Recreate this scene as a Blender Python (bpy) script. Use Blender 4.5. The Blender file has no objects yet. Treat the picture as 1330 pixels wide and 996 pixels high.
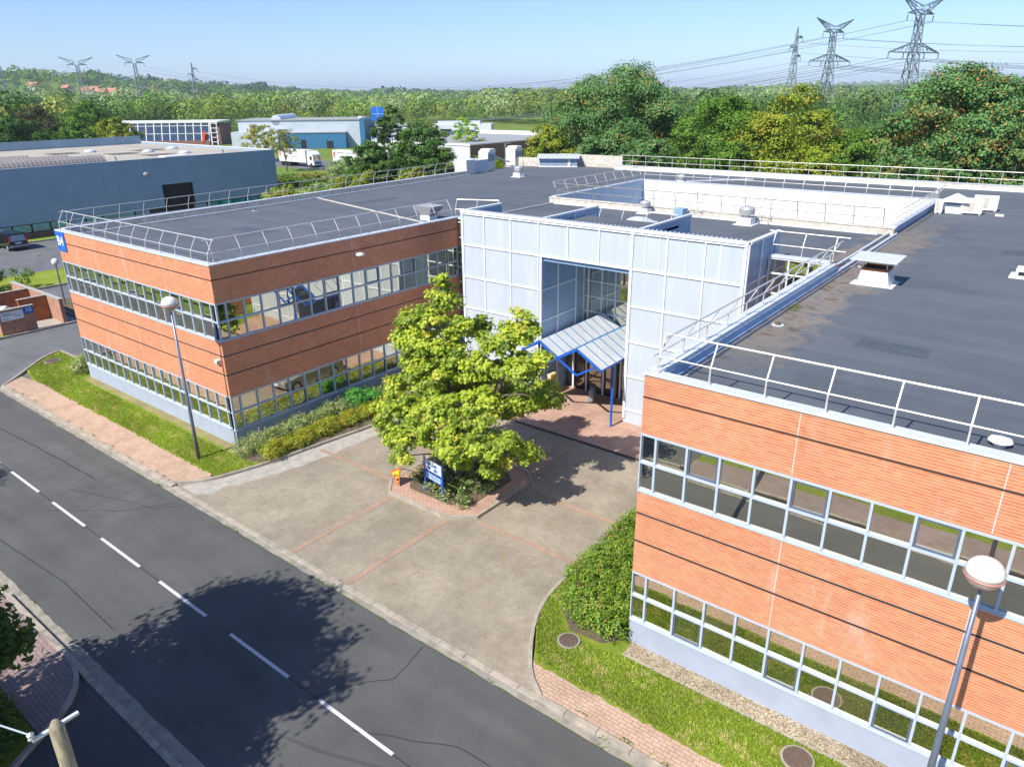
import bpy, bmesh, math, random
import numpy as np
from mathutils import Vector, Matrix
R=math.radians
S=bpy.context.scene; COL=S.collection
rng=np.random.default_rng(7); random.seed(7)
H=8.8

# ------------------------------------------------------------------ helpers
class MB:
    def __init__(s): s.v=[]; s.f=[]
    def face(s,*p):
        n=len(s.v); s.v+= [tuple(q) for q in p]; s.f.append(tuple(range(n,n+len(p)))); return s
    def box(s,x0,x1,y0,y1,z0,z1):
        n=len(s.v)
        s.v+=[(x0,y0,z0),(x1,y0,z0),(x1,y1,z0),(x0,y1,z0),(x0,y0,z1),(x1,y0,z1),(x1,y1,z1),(x0,y1,z1)]
        s.f+=[tuple(n+i for i in q) for q in ((0,3,2,1),(4,5,6,7),(0,1,5,4),(1,2,6,5),(2,3,7,6),(3,0,4,7))]; return s
    def hexa(s,a,b):   # a, b : lists of 4 points (bottom, top)
        n=len(s.v); s.v+=[tuple(p) for p in a]+[tuple(p) for p in b]
        s.f+=[tuple(n+i for i in q) for q in ((0,3,2,1),(4,5,6,7),(0,1,5,4),(1,2,6,5),(2,3,7,6),(3,0,4,7))]; return s
    def prism(s,poly,z0,z1):
        n=len(s.v); m=len(poly)
        s.v+=[(x,y,z0) for x,y in poly]+[(x,y,z1) for x,y in poly]
        s.f.append(tuple(range(n+m-1,n-1,-1))); s.f.append(tuple(range(n+m,n+2*m)))
        for i in range(m): j=(i+1)%m; s.f.append((n+i,n+j,n+m+j,n+m+i))
        return s
    def tube(s,pts,r,k=6,cap=True):
        pts=[Vector(p) for p in pts]; m=len(pts)
        rs=r if isinstance(r,(list,tuple)) else [r]*m
        n=len(s.v)
        for i,p in enumerate(pts):
            d=(pts[min(i+1,m-1)]-pts[max(i-1,0)]).normalized()
            a=d.cross(Vector((0,0,1)))
            if a.length<1e-3: a=Vector((1,0,0))
            a.normalize(); b=d.cross(a)
            for j in range(k):
                t=2*math.pi*j/k; q=p+a*(math.cos(t)*rs[i])+b*(math.sin(t)*rs[i]); s.v.append(tuple(q))
        for i in range(m-1):
            for j in range(k):
                a=n+i*k+j; b=n+i*k+(j+1)%k; s.f.append((a,b,b+k,a+k))
        if cap: s.f.append(tuple(n+j for j in range(k))[::-1]); s.f.append(tuple(n+(m-1)*k+j for j in range(k)))
        return s
    def lathe(s,c,prof,k=14):
        n=len(s.v); m=len(prof)
        for r,z in prof:
            for j in range(k):
                t=2*math.pi*j/k; s.v.append((c[0]+r*math.cos(t),c[1]+r*math.sin(t),c[2]+z))
        for i in range(m-1):
            for j in range(k):
                a=n+i*k+j; b=n+i*k+(j+1)%k; s.f.append((a,b,b+k,a+k))
        s.f.append(tuple(n+j for j in range(k))[::-1]); s.f.append(tuple(n+(m-1)*k+j for j in range(k)))
        return s
    def beam(s,p,q,w,h=None):
        p=Vector(p); q=Vector(q); h=h or w; d=(q-p).normalized(); a=d.cross(Vector((0,0,1)))
        if a.length<1e-3: a=Vector((1,0,0))
        a.normalize(); b=d.cross(a); a*=w/2; b*=h/2
        s.hexa([p-a-b,p+a-b,p+a+b,p-a+b],[q-a-b,q+a-b,q+a+b,q-a+b]); return s
    def build(s,name,mat,parent=None,smooth=False,bevel=0):
        me=bpy.data.meshes.new(name); off=Vector((0,0,0))
        if parent is not None: off=ROOT[parent.name]
        me.from_pydata([(a-off.x,b-off.y,c-off.z) for a,b,c in s.v],[],s.f)
        if smooth: me.polygons.foreach_set('use_smooth',[True]*len(me.polygons))
        me.validate(); me.update()
        return link(name,me,mat,parent,bevel)
ROOT={}
def link(name,me,mat,parent=None,bevel=0):
    o=bpy.data.objects.new(name,me); COL.objects.link(o)
    for m in (mat if isinstance(mat,(list,tuple)) else [mat]): me.materials.append(m)
    if parent is not None:
        o.parent=parent; ROOT[o.name]=ROOT[parent.name]
    else: ROOT[o.name]=Vector((0,0,0))
    if bevel:
        b=o.modifiers.new('Bevel','BEVEL'); b.width=bevel; b.segments=2; b.limit_method='ANGLE'
    return o
def thing(name,label,cat,loc,group=None):
    o=bpy.data.objects.new(name,None); COL.objects.link(o); o.location=loc; ROOT[o.name]=Vector(loc)
    o.empty_display_size=.3
    o['label']=label; o['category']=cat
    if group: o['group']=group
    return o
def tag(o,label,cat,group=None):
    o['label']=label; o['category']=cat
    if group: o['group']=group
    return o
def structure(o): o['kind']='structure'; return o
def stuff(o,label=None,cat=None):
    o['kind']='stuff'
    if label: o['label']=label; o['category']=cat
    return o
def clone(root,loc,label=None,rot=0,scale=None):
    r=root.copy(); COL.objects.link(r); r.location=loc; r.rotation_euler=(0,0,rot)
    if scale: r.scale=scale
    if label: r['label']=label
    for ch in list(root.children):
        c=ch.copy(); COL.objects.link(c); c.parent=r
        for g in list(ch.children):
            d=g.copy(); COL.objects.link(d); d.parent=c
    return r
def nmesh(name,verts,faces,mat,parent=None,col=None,k=4):
    verts=np.asarray(verts,np.float32); nf=len(faces)
    if parent is not None: verts=verts-np.array(ROOT[parent.name],np.float32)
    me=bpy.data.meshes.new(name); me.vertices.add(len(verts)); me.vertices.foreach_set('co',verts.ravel())
    f=np.asarray(faces,np.int32); me.loops.add(f.size); me.loops.foreach_set('vertex_index',f.ravel())
    me.polygons.add(nf); me.polygons.foreach_set('loop_start',np.arange(nf,dtype=np.int32)*k)
    try: me.polygons.foreach_set('loop_total',np.full(nf,k,np.int32))
    except Exception: pass
    if col is not None:
        at=me.attributes.new('tint','FLOAT_COLOR','FACE'); c=np.ones((nf,4),np.float32); c[:,:3]=col; at.data.foreach_set('color',c.ravel())
    me.update(calc_edges=True); me.validate()
    return link(name,me,mat,parent)
def text(s,name,size,loc,rot,mat,parent=None,ext=.004,align='CENTER',xs=1):
    c=bpy.data.curves.new(name,'FONT'); c.body=s; c.size=size; c.extrude=ext; c.align_x=align; c.align_y='CENTER'; c.offset=size*.012
    o=bpy.data.objects.new(name+'_src',c); COL.objects.link(o); o.rotation_euler=rot; o.location=loc; o.scale=(xs,1,1)
    bpy.context.view_layer.update(); dg=bpy.context.evaluated_depsgraph_get()
    me=bpy.data.meshes.new_from_object(o.evaluated_get(dg)); me.transform(o.matrix_world)
    if parent is not None: me.transform(Matrix.Translation(-ROOT[parent.name]))
    bpy.data.objects.remove(o); me.materials.clear(); me.name=name
    return link(name,me,mat,parent)

# ------------------------------------------------------------------ materials
class NT:
    def __init__(s,name):
        s.m=bpy.data.materials.new(name); s.m.use_nodes=True; s.t=s.m.node_tree; s.n=s.t.nodes; s.b=s.n['Principled BSDF']
    def N(s,t,**k):
        n=s.n.new(t)
        for a,v in k.items():
            if a in n.inputs: n.inputs[a].default_value=v
            else: setattr(n,a,v)
        return n
    def L(s,a,b): s.t.links.new(a,b)
    def pos(s,sc=(1,1,1)):
        g=s.N('ShaderNodeNewGeometry'); m=s.N('ShaderNodeVectorMath',operation='MULTIPLY'); m.inputs[1].default_value=sc
        s.L(g.outputs['Position'],m.inputs[0]); return m.outputs[0]
    def noise(s,vec,scale,detail=4,rough=.6):
        n=s.N('ShaderNodeTexNoise'); n.inputs['Scale'].default_value=scale; n.inputs['Detail'].default_value=detail; n.inputs['Roughness'].default_value=rough
        s.L(vec,n.inputs['Vector']); return n.outputs['Fac']
    def ramp(s,fac,stops):
        r=s.N('ShaderNodeValToRGB'); e=r.color_ramp.elements
        while len(e)<len(stops): e.new(.5)
        for i,(p,c) in enumerate(stops): e[i].position=p; e[i].color=(*c,1) if len(c)==3 else c
        s.L(fac,r.inputs['Fac']); return r.outputs['Color']
    def mix(s,fac,a,b,mode='MIX'):
        m=s.N('ShaderNodeMix',data_type='RGBA',blend_type=mode)
        for sock,v in ((m.inputs[0],fac),(m.inputs[6],a),(m.inputs[7],b)):
            if isinstance(v,(int,float)): sock.default_value=v
            elif isinstance(v,tuple): sock.default_value=(*v,1)
            else: s.L(v,sock)
        return m.outputs[2]
    def bump(s,h,strength=.3,dist=.02):
        b=s.N('ShaderNodeBump'); b.inputs['Strength'].default_value=strength; b.inputs['Distance'].default_value=dist
        s.L(h,b.inputs['Height']); s.L(b.outputs[0],s.b.inputs['Normal'])
    def col(s,c):
        if isinstance(c,tuple): s.b.inputs['Base Color'].default_value=(*c,1)
        else: s.L(c,s.b.inputs['Base Color'])
def basic(name,c,rough=.6,metal=0,var=.12,scale=3,bump=0,spec=None,c2=None,detail=5,stretch=(1,1,1)):
    t=NT(name); p=t.pos(stretch); n=t.noise(p,scale,detail)
    lo=tuple(x*(1-var) for x in c); hi=c2 or tuple(min(1,x*(1+var)) for x in c)
    t.col(t.ramp(n,[(.3,lo),(.7,hi)]))
    t.b.inputs['Roughness'].default_value=rough; t.b.inputs['Metallic'].default_value=metal
    if spec is not None: t.b.inputs['Specular IOR Level'].default_value=spec
    if bump: t.bump(t.noise(p,scale*8,3),bump,.02)
    return t.m
M={}
def mk_brick():
    t=NT('orange_brick'); g=t.N('ShaderNodeNewGeometry'); sx=t.N('ShaderNodeSeparateXYZ'); t.L(g.outputs['Position'],sx.inputs[0])
    a=t.N('ShaderNodeMath',operation='ADD'); t.L(sx.outputs[0],a.inputs[0]); t.L(sx.outputs[1],a.inputs[1])
    cb=t.N('ShaderNodeCombineXYZ'); t.L(a.outputs[0],cb.inputs[0]); t.L(sx.outputs[2],cb.inputs[1])
    b=t.N('ShaderNodeTexBrick'); t.L(cb.outputs[0],b.inputs['Vector'])
    for k,v in (('Scale',1),('Brick Width',.225),('Row Height',.075),('Mortar Size',.005),('Mortar Smooth',.4),('Bias',0.0)): b.inputs[k].default_value=v
    b.inputs['Color1'].default_value=(.66,.255,.115,1); b.inputs['Color2'].default_value=(.54,.18,.08,1); b.inputs['Mortar'].default_value=(.60,.24,.13,1)
    pp=t.N('ShaderNodeMath',operation='PINGPONG'); t.L(sx.outputs[2],pp.inputs[0]); pp.inputs[1].default_value=.0375
    hz=t.ramp(pp.outputs[0],[(.0,(1,1,1)),(.004,(1,1,1)),(.010,(0,0,0))])
    b_col=t.mix(hz,b.outputs['Color'],(.70,.40,.27))
    n=t.noise(cb.outputs[0],.5,5,.65)
    c=t.mix(.5,b_col,t.ramp(n,[(.3,(.74,.70,.70)),(.7,(1.04,1.04,1.04))]),'MULTIPLY')
    # pale lime bloom streaks
    p2=t.pos((1.2,1.2,.35)); n2=t.noise(p2,1.3,7,.72)
    bl=t.ramp(n2,[(.56,(0,0,0)),(.74,(1,1,1))])
    mm=t.N('ShaderNodeMath',operation='MULTIPLY'); t.L(bl,mm.inputs[0]); mm.inputs[1].default_value=.42
    c=t.mix(mm.outputs[0],c,(.72,.52,.45))
    # dark drip streaks
    p3=t.pos((2.5,2.5,.12)); n3=t.noise(p3,1.6,5,.7); dk=t.ramp(n3,[(.6,(1,1,1)),(.8,(.72,.68,.66))])
    c=t.mix(.6,c,dk,'MULTIPLY')
    t.col(c); t.b.inputs['Roughness'].default_value=.8; t.bump(hz,-.4,.01); return t.m
def mk_paver(name,c1,c2,mort,bw,rh,ang=0,dirt=.5):
    t=NT(name); g=t.N('ShaderNodeNewGeometry'); mp=t.N('ShaderNodeMapping'); t.L(g.outputs['Position'],mp.inputs['Vector']); mp.inputs['Rotation'].default_value=(0,0,ang)
    n0=t.N('ShaderNodeTexNoise'); n0.inputs['Scale'].default_value=4; t.L(mp.outputs[0],n0.inputs['Vector'])
    w=t.N('ShaderNodeVectorMath',operation='SCALE'); t.L(n0.outputs['Color'],w.inputs[0]); w.inputs['Scale'].default_value=.05
    ad=t.N('ShaderNodeVectorMath',operation='ADD'); t.L(mp.outputs[0],ad.inputs[0]); t.L(w.outputs[0],ad.inputs[1])
    b=t.N('ShaderNodeTexBrick'); t.L(ad.outputs[0],b.inputs['Vector'])
    for k,v in (('Scale',1),('Brick Width',bw),('Row Height',rh),('Mortar Size',.012),('Mortar Smooth',.3)): b.inputs[k].default_value=v
    b.inputs['Color1'].default_value=(*c1,1); b.inputs['Color2'].default_value=(*c2,1); b.inputs['Mortar'].default_value=(*mort,1)
    n=t.noise(g.outputs['Position'],.9,8,.7); c=t.mix(dirt,b.outputs['Color'],t.ramp(n,[(.3,(.5,.47,.42)),(.6,(1,1,1))]),'MULTIPLY')
    n2=t.noise(g.outputs['Position'],22,3,.7); c=t.mix(.5,c,t.ramp(n2,[(.3,(.75,.75,.75)),(.7,(1.15,1.15,1.15))]),'MULTIPLY')
    # moss in joints
    n3=t.noise(g.outputs['Position'],1.7,6,.7); ms=t.ramp(n3,[(.6,(0,0,0)),(.7,(1,1,1))])
    mm=t.N('ShaderNodeMath',operation='MULTIPLY'); t.L(ms,mm.inputs[0]); t.L(b.outputs['Fac'],mm.inputs[1]); c=t.mix(mm.outputs[0],c,(.10,.14,.04))
    t.col(c); t.b.inputs['Roughness'].default_value=.9; t.bump(b.outputs['Fac'],-.4,.01); return t.m
def mk_asphalt(name,base,crack=True,speck=.35):
    t=NT(name); p=t.pos(); n=t.noise(p,.35,6,.65); c=t.ramp(n,[(.3,tuple(x*.82 for x in base)),(.7,tuple(x*1.22 for x in base))])
    f=t.noise(p,55,2,.8); c=t.mix(speck,c,t.ramp(f,[(.35,(.55,.55,.55)),(.68,(1.6,1.57,1.5))]),'MULTIPLY')
    f2=t.noise(p,9,4,.8); c=t.mix(.5,c,t.ramp(f2,[(.35,(.85,.85,.86)),(.68,(1.12,1.12,1.1))]),'MULTIPLY')
    pl=t.noise(t.pos((.12,1.6,1)),1.0,4,.6); c=t.mix(.6,c,t.ramp(pl,[(.35,(.86,.86,.87)),(.65,(1.12,1.11,1.1))]),'MULTIPLY')
    if crack:
        v=t.N('ShaderNodeTexVoronoi',feature='DISTANCE_TO_EDGE'); nn=t.N('ShaderNodeTexNoise'); nn.inputs['Scale'].default_value=.8; nn.inputs['Detail'].default_value=6
        t.L(p,nn.inputs['Vector']); ad=t.N('ShaderNodeVectorMath',operation='ADD'); sc=t.N('ShaderNodeVectorMath',operation='SCALE'); sc.inputs['Scale'].default_value=2.2
        t.L(nn.outputs['Color'],sc.inputs[0]); t.L(p,ad.inputs[0]); t.L(sc.outputs[0],ad.inputs[1]); t.L(ad.outputs[0],v.inputs['Vector']); v.inputs['Scale'].default_value=.16
        ed=t.ramp(v.outputs['Distance'],[(.0,(1,1,1)),(.006,(0,0,0))]); gt=t.ramp(t.noise(p,.22,2),[(.46,(0,0,0)),(.52,(1,1,1))])
        mm=t.N('ShaderNodeMath',operation='MULTIPLY'); t.L(ed,mm.inputs[0]); t.L(gt,mm.inputs[1]); m3=t.N('ShaderNodeMath',operation='MULTIPLY'); t.L(mm.outputs[0],m3.inputs[0]); m3.inputs[1].default_value=.3
        pass
    ol=t.ramp(t.noise(t.pos((.5,1.3,1)),.9,7,.7),[(.62,(1,1,1)),(.74,(.72,.72,.73))]); c=t.mix(.8,c,ol,'MULTIPLY')
    t.col(c); t.b.inputs['Roughness'].default_value=.85; t.bump(f,.5,.006); return t.m
def mk_grass(name,a,b,dry,drya=.5,sc=1):
    t=NT(name); p=t.pos(); n=t.noise(p,.9*sc,7,.7); c=t.ramp(n,[(.32,a),(.66,b)])
    f=t.noise(p,30*sc,4,.8); c=t.mix(.75,c,t.ramp(f,[(.3,(.45,.5,.4)),(.7,(1.45,1.4,1.3))]),'MULTIPLY')
    d=t.ramp(t.noise(p,.55*sc,5,.65),[(.55,(0,0,0)),(.72,(1,1,1))]); m=t.N('ShaderNodeMath',operation='MULTIPLY'); t.L(d,m.inputs[0]); m.inputs[1].default_value=drya
    c=t.mix(m.outputs[0],c,dry); t.col(c); t.b.inputs['Roughness'].default_value=.95; t.b.inputs['Specular IOR Level'].default_value=.1; t.bump(f,.9,.06); return t.m
def mk_gravel(name,cs,scale=45):
    t=NT(name); p=t.pos(); v=t.N('ShaderNodeTexVoronoi'); v.inputs['Scale'].default_value=scale; t.L(p,v.inputs['Vector'])
    sp=t.N('ShaderNodeSeparateColor'); t.L(v.outputs['Color'],sp.inputs[0])
    c=t.ramp(sp.outputs[0],cs); n=t.noise(p,.6,6,.7); c=t.mix(.8,c,t.ramp(n,[(.3,(.70,.68,.66)),(.62,(1.1,1.1,1.08))]),'MULTIPLY'); n4=t.noise(p,.22,5,.6); c=t.mix(.7,c,t.ramp(n4,[(.38,(.78,.77,.76)),(.6,(1.08,1.07,1.05))]),'MULTIPLY')
    n2=t.noise(p,3.2,5,.7); c=t.mix(.5,c,t.ramp(n2,[(.35,(.82,.82,.82)),(.65,(1.12,1.12,1.1))]),'MULTIPLY')
    t.col(c); t.b.inputs['Roughness'].default_value=.9; t.bump(v.outputs['Distance'],.5,.01); return t.m
def mk_roof():
    t=NT('bitumen_roof'); p=t.pos(); n=t.noise(p,.28,6,.65); c=t.ramp(n,[(.3,(.088,.102,.114)),(.7,(.112,.126,.140))])
    g=t.N('ShaderNodeSeparateXYZ'); t.L(p,g.inputs[0])
    sn=t.noise(t.pos((.05,1.9,1)),1,3,.5); c=t.mix(.7,c,t.ramp(sn,[(.3,(.84,.85,.86)),(.7,(1.14,1.13,1.12))]),'MULTIPLY')
    # membrane seams every metre
    m=t.N('ShaderNodeMath',operation='PINGPONG'); t.L(g.outputs[1],m.inputs[0]); m.inputs[1].default_value=.5
    s=t.ramp(m.outputs[0],[(.0,(.78,.78,.8)),(.035,(1,1,1))]); c=t.mix(.55,c,s,'MULTIPLY')
    m2=t.N('ShaderNodeMath',operation='PINGPONG'); t.L(g.outputs[0],m2.inputs[0]); m2.inputs[1].default_value=2.6
    s2=t.ramp(m2.outputs[0],[(.0,(.8,.8,.8)),(.02,(1,1,1))]); c=t.mix(.4,c,s2,'MULTIPLY')
    f=t.noise(p,60,2,.8); c=t.mix(.35,c,t.ramp(f,[(.3,(.7,.7,.7)),(.7,(1.3,1.3,1.3))]),'MULTIPLY')
    # water stains beside the parapet at x=21.2 and the front of the link roof
    dx=t.N('ShaderNodeMath',operation='SUBTRACT'); t.L(g.outputs[0],dx.inputs[0]); dx.inputs[1].default_value=22.0
    ab=t.N('ShaderNodeMath',operation='ABSOLUTE'); t.L(dx.outputs[0],ab.inputs[0])
    nn=t.noise(p,.8,5,.65); ad=t.N('ShaderNodeMath',operation='MULTIPLY_ADD'); t.L(nn,ad.inputs[0]); ad.inputs[1].default_value=4.6; ad.inputs[2].default_value=-.9
    st=t.N('ShaderNodeMath',operation='LESS_THAN'); sb=t.N('ShaderNodeMath',operation='SUBTRACT'); t.L(ad.outputs[0],sb.inputs[0]); t.L(ab.outputs[0],sb.inputs[1])
    msk=t.ramp(sb.outputs[0],[(.0,(0,0,0)),(.12,(.55,.55,.55)),(.6,(1,1,1))])
    yr=t.ramp(g.outputs[1],[(0,(0,0,0)),(1,(1,1,1))]); 
    my=t.N('ShaderNodeMapRange'); t.L(g.outputs[1],my.inputs[0]); my.inputs[1].default_value=1.0; my.inputs[2].default_value=6.0
    my2=t.N('ShaderNodeMapRange'); t.L(g.outputs[1],my2.inputs[0]); my2.inputs[1].default_value=34.; my2.inputs[2].default_value=24.
    a1=t.N('ShaderNodeMath',operation='MULTIPLY'); t.L(my.outputs[0],a1.inputs[0]); t.L(my2.outputs[0],a1.inputs[1])
    a2=t.N('ShaderNodeMath',operation='MULTIPLY'); t.L(a1.outputs[0],a2.inputs[0]); t.L(msk,a2.inputs[1])
    stc=t.ramp(t.noise(p,1.3,6,.7),[(.35,(.10,.082,.062)),(.5,(.22,.185,.145)),(.62,(.14,.135,.13))])
    c=t.mix(a2.outputs[0],c,stc)
    pud=t.ramp(t.noise(p,.16,7,.62),[(.54,(1,1,1)),(.57,(.86,.86,.87)),(.62,(.93,.93,.93)),(.7,(1,1,1))]); c=t.mix(.9,c,pud,'MULTIPLY')
    pal=t.ramp(t.noise(t.pos((.5,.5,1)),.5,8,.75),[(.6,(0,0,0)),(.75,(.4,.4,.4))]); c=t.mix(pal,c,(.17,.18,.185))
    t.col(c); t.b.inputs['Roughness'].default_value=.75; t.bump(f,.3,.006); return t.m
def mk_glass(name,tint,refl=.45,rough=.015):
    t=NT(name); n=t.n; out=n['Material Output']
    p=t.pos(); nz=t.noise(p,.7,2,.5)
    bp=t.N('ShaderNodeBump'); bp.inputs['Strength'].default_value=.10; bp.inputs['Distance'].default_value=.03; t.L(nz,bp.inputs['Height'])
    gl=t.N('ShaderNodeBsdfGlossy'); gl.inputs['Roughness'].default_value=rough; gl.inputs['Color'].default_value=(.92,.90,.74,1); t.L(bp.outputs[0],gl.inputs['Normal'])
    df=t.N('ShaderNodeBsdfDiffuse'); 
    t.L(t.ramp(t.noise(t.pos((.9,.9,1.1)),.8,2),[(.35,tuple(x*.7 for x in tint)),(.65,tuple(x*1.4 for x in tint))]),df.inputs['Color'])
    lw=t.N('ShaderNodeLayerWeight'); lw.inputs['Blend'].default_value=.35
    mr=t.N('ShaderNodeMapRange'); t.L(lw.outputs['Fresnel'],mr.inputs[0]); mr.inputs[3].default_value=refl; mr.inputs[4].default_value=.95
    mx=t.N('ShaderNodeMixShader'); t.L(mr.outputs[0],mx.inputs[0]); t.L(df.outputs[0],mx.inputs[1]); t.L(gl.outputs[0],mx.inputs[2]); t.L(mx.outputs[0],out.inputs['Surface']); n.remove(t.b)
    return t.m
def mk_leaf(name,trans=.35,spec=.35,rough=.5):
    t=NT(name); a=t.N('ShaderNodeAttribute'); a.attribute_name='tint'; bright=(1.85,1.85,1.5) if name=='far_leaves' else (1.15,1.15,1.1)
    p=t.pos(); n=t.noise(p,9,2); c=t.mix(1.0,a.outputs['Color'],bright,'MULTIPLY'); c=t.mix(.6,c,t.ramp(n,[(.3,(.75,.78,.7)),(.7,(1.2,1.18,1.1))]),'MULTIPLY')
    t.col(c); t.b.inputs['Roughness'].default_value=rough; t.b.inputs['Specular IOR Level'].default_value=spec
    tr=t.N('ShaderNodeBsdfTranslucent'); t.L(t.mix(1.0,c,(1.3,1.35,.6),'MULTIPLY'),tr.inputs['Color'])
    mx=t.N('ShaderNodeMixShader'); mx.inputs[0].default_value=trans; t.L(t.b.outputs[0],mx.inputs[1]); t.L(tr.outputs[0],mx.inputs[2]); t.L(mx.outputs[0],t.n['Material Output'].inputs['Surface']); return t.m
def mk_ribbed(name,c,axis,period,depth=.5,rough=.45,var=.08,metal=0):
    t=NT(name); p=t.pos(); g=t.N('ShaderNodeSeparateXYZ'); t.L(p,g.inputs[0])
    m=t.N('ShaderNodeMath',operation='PINGPONG'); t.L(g.outputs[axis],m.inputs[0]); m.inputs[1].default_value=period/2
    dv=t.N('ShaderNodeMath',operation='DIVIDE'); t.L(m.outputs[0],dv.inputs[0]); dv.inputs[1].default_value=period/2
    h=t.ramp(dv.outputs[0],[(.35,(0,0,0)),(.65,(1,1,1))]); n=t.noise(p,.5,5)
    t.col(t.ramp(n,[(.3,tuple(x*(1-var) for x in c)),(.7,tuple(x*(1+var) for x in c))]))
    t.b.inputs['Roughness'].default_value=rough; t.b.inputs['Metallic'].default_value=metal; t.bump(h,depth,.03); return t.m

M['brick']=mk_brick()
M['brick_dark_joint']=basic('dark_joint',(.035,.03,.03),.8)  # dark horizontal joint bands across the brick walls
M['joint']=basic('pale_joint',(.62,.50,.46),.8)
M['coping']=basic('coping_metal',(.55,.58,.62),.45,var=.08,scale=6)
M['coping_worn']=basic('worn_concrete',(.55,.50,.42),.85,var=.25,scale=4,bump=.2)
M['frame']=basic('white_blue_frame',(.43,.49,.57),.4,var=.05)
M['white_frame']=basic('white_frame',(.74,.77,.80),.4,var=.05)
M['dark_frame']=basic('slate_sash',(.10,.12,.17),.4)
M['black_frame']=basic('black_frame',(.02,.02,.022),.4)
M['plinth']=basic('blue_grey_plinth',(.34,.38,.45),.75,var=.07,scale=1.5,bump=.1)
M['glass']=mk_glass('solar_glass',(.034,.034,.032),.64)
M['glass_entry']=mk_glass('entry_glass',(.05,.04,.03),.30)
M['roof']=mk_roof()
M['roofpatch']=basic('membrane_patch',(.075,.087,.10),.6,var=.2,scale=3)
M['panel']=basic('pale_blue_cladding',(.47,.52,.58),.34,var=.07,scale=3.0,stretch=(1,1,.10),detail=7)
M['panel_shade_blue']=basic('shaded_blue_cladding',(.24,.37,.54),.40,var=.1,scale=1.2,stretch=(1,1,.35))  # blue saturated further: shade of the entrance returns and recess put into colour
M['blue']=basic('strong_blue_steel',(.012,.10,.50),.35)
M['sign_blue']=basic('sign_blue',(.015,.13,.55),.4)
M['white']=basic('white_paint',(.78,.78,.77),.5,var=.05)
M['sign_white']=basic('sign_white',(.80,.82,.84),.5,var=.03)
M['offwhite']=basic('aged_white_paint',(.66,.65,.61),.6,var=.18,scale=5)
M['whitewall']=basic('white_render_wall',(.78,.78,.76),.7,var=.06,scale=1.5)
M['galv']=basic('galvanised_steel',(.50,.49,.48),.42,metal=.35,var=.15,scale=8)
M['galv_dark']=basic('dark_rail_steel',(.24,.22,.20),.6,var=.2)  # darker steel so the front patio railing stands out against the white wall
M['rail']=basic('railing_steel',(.62,.58,.55),.40,metal=.25,var=.12,scale=5)
M['rust']=basic('rust',(.28,.10,.04),.85)
M['pole']=basic('grey_blue_pole',(.16,.19,.25),.35,metal=.3)
M['globe']=basic('opal_globe',(.72,.70,.66),.25,var=.05)
M['pinkrim']=basic('faded_rim',(.45,.22,.18),.5)
M['lens']=basic('lamp_lens',(.42,.36,.33),.15)
M['asphalt']=mk_asphalt('street_asphalt',(.086,.088,.084))
M['asphalt2']=mk_asphalt('drive_asphalt',(.135,.137,.14),True,.3)
M['repair']=mk_asphalt('asphalt_repair',(.095,.094,.092),False,.4)
M['tar']=basic('tar_seal',(.040,.040,.040),.5)
M['paint']=basic('road_paint',(.58,.58,.56),.7,var=.15,scale=9,detail=8)
M['kerb']=basic('kerb_concrete',(.36,.315,.25),.9,var=.28,scale=2.2,bump=.3,detail=8)
M['gutter']=basic('gutter_concrete',(.29,.26,.21),.9,var=.3,scale=2.6,bump=.3,detail=8)
M['darkkerb']=basic('drain_channel',(.05,.045,.04),.8)
M['pink']=mk_paver('pink_pavers',(.58,.40,.28),(.51,.345,.245),(.30,.22,.16),.24,.12)
M['pink2']=mk_paver('entrance_pavers',(.58,.37,.27),(.50,.31,.23),(.32,.21,.16),.22,.11,0,.6)
M['southpave']=mk_paver('south_pavers',(.36,.26,.23),(.31,.225,.20),(.18,.15,.14),.24,.12)
M['strip']=mk_paver('brick_strip',(.46,.29,.20),(.40,.26,.18),(.3,.24,.18),.22,.11,R(90),.5)
M['court']=mk_gravel('washed_aggregate',[(0,(.235,.195,.145)),(.4,(.31,.265,.20)),(.75,(.36,.31,.24)),(1,(.42,.37,.295))],75)
M['gravel']=mk_gravel('stone_chips',[(0,(.16,.11,.06)),(.4,(.32,.25,.16)),(.8,(.44,.36,.25)),(1,(.58,.50,.38))],30)
M['conc']=basic('pale_concrete',(.38,.35,.30),.9,var=.2,scale=2.5,bump=.25,detail=9)
M['grass']=mk_grass('lawn',(.19,.26,.03),(.31,.37,.05),(.42,.36,.17),.75)
M['field']=mk_grass('meadow',(.10,.17,.03),(.19,.25,.05),(.30,.27,.10),.7,.06)
M['soil']=basic('bed_soil',(.13,.10,.06),.95,var=.35,scale=7,bump=.5,detail=8)
M['bark']=basic('bark',(.14,.11,.085),.9,var=.3,scale=12,bump=.5,stretch=(1,1,.3))
M['leaf']=mk_leaf('leaves',.36)
M['leaf_far']=mk_leaf('far_leaves',.22,.15,.7)
M['blade']=mk_leaf('grass_blades',.3,.1,.8)
M['iron']=basic('cast_iron',(.11,.075,.055),.8,var=.3,scale=14)
M['wood']=basic('weathered_pole_wood',(.36,.31,.23),.9,var=.45,scale=9,bump=.6,stretch=(4,4,.5),c2=(.52,.44,.28))
M['ware']=mk_ribbed('steel_blue_cladding',(.27,.37,.46),1,.32,.7)
M['wareroof']=basic('weathered_flat_roof',(.40,.36,.29),.9,var=.22,scale=.25,detail=8)
M['vault']=mk_ribbed('ribbed_rooflight',(.27,.24,.22),1,.5,.8,.6)
M['vaultdark']=basic('brown_rooflight',(.16,.13,.11),.6)
M['oldbrick']=mk_paver('old_brick',(.30,.12,.08),(.24,.10,.07),(.26,.2,.17),.22,.075)
M['bin_wall']=basic('brick_red_wall',(.40,.21,.14),.85,var=.25,scale=4,detail=9,bump=.2)
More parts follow.
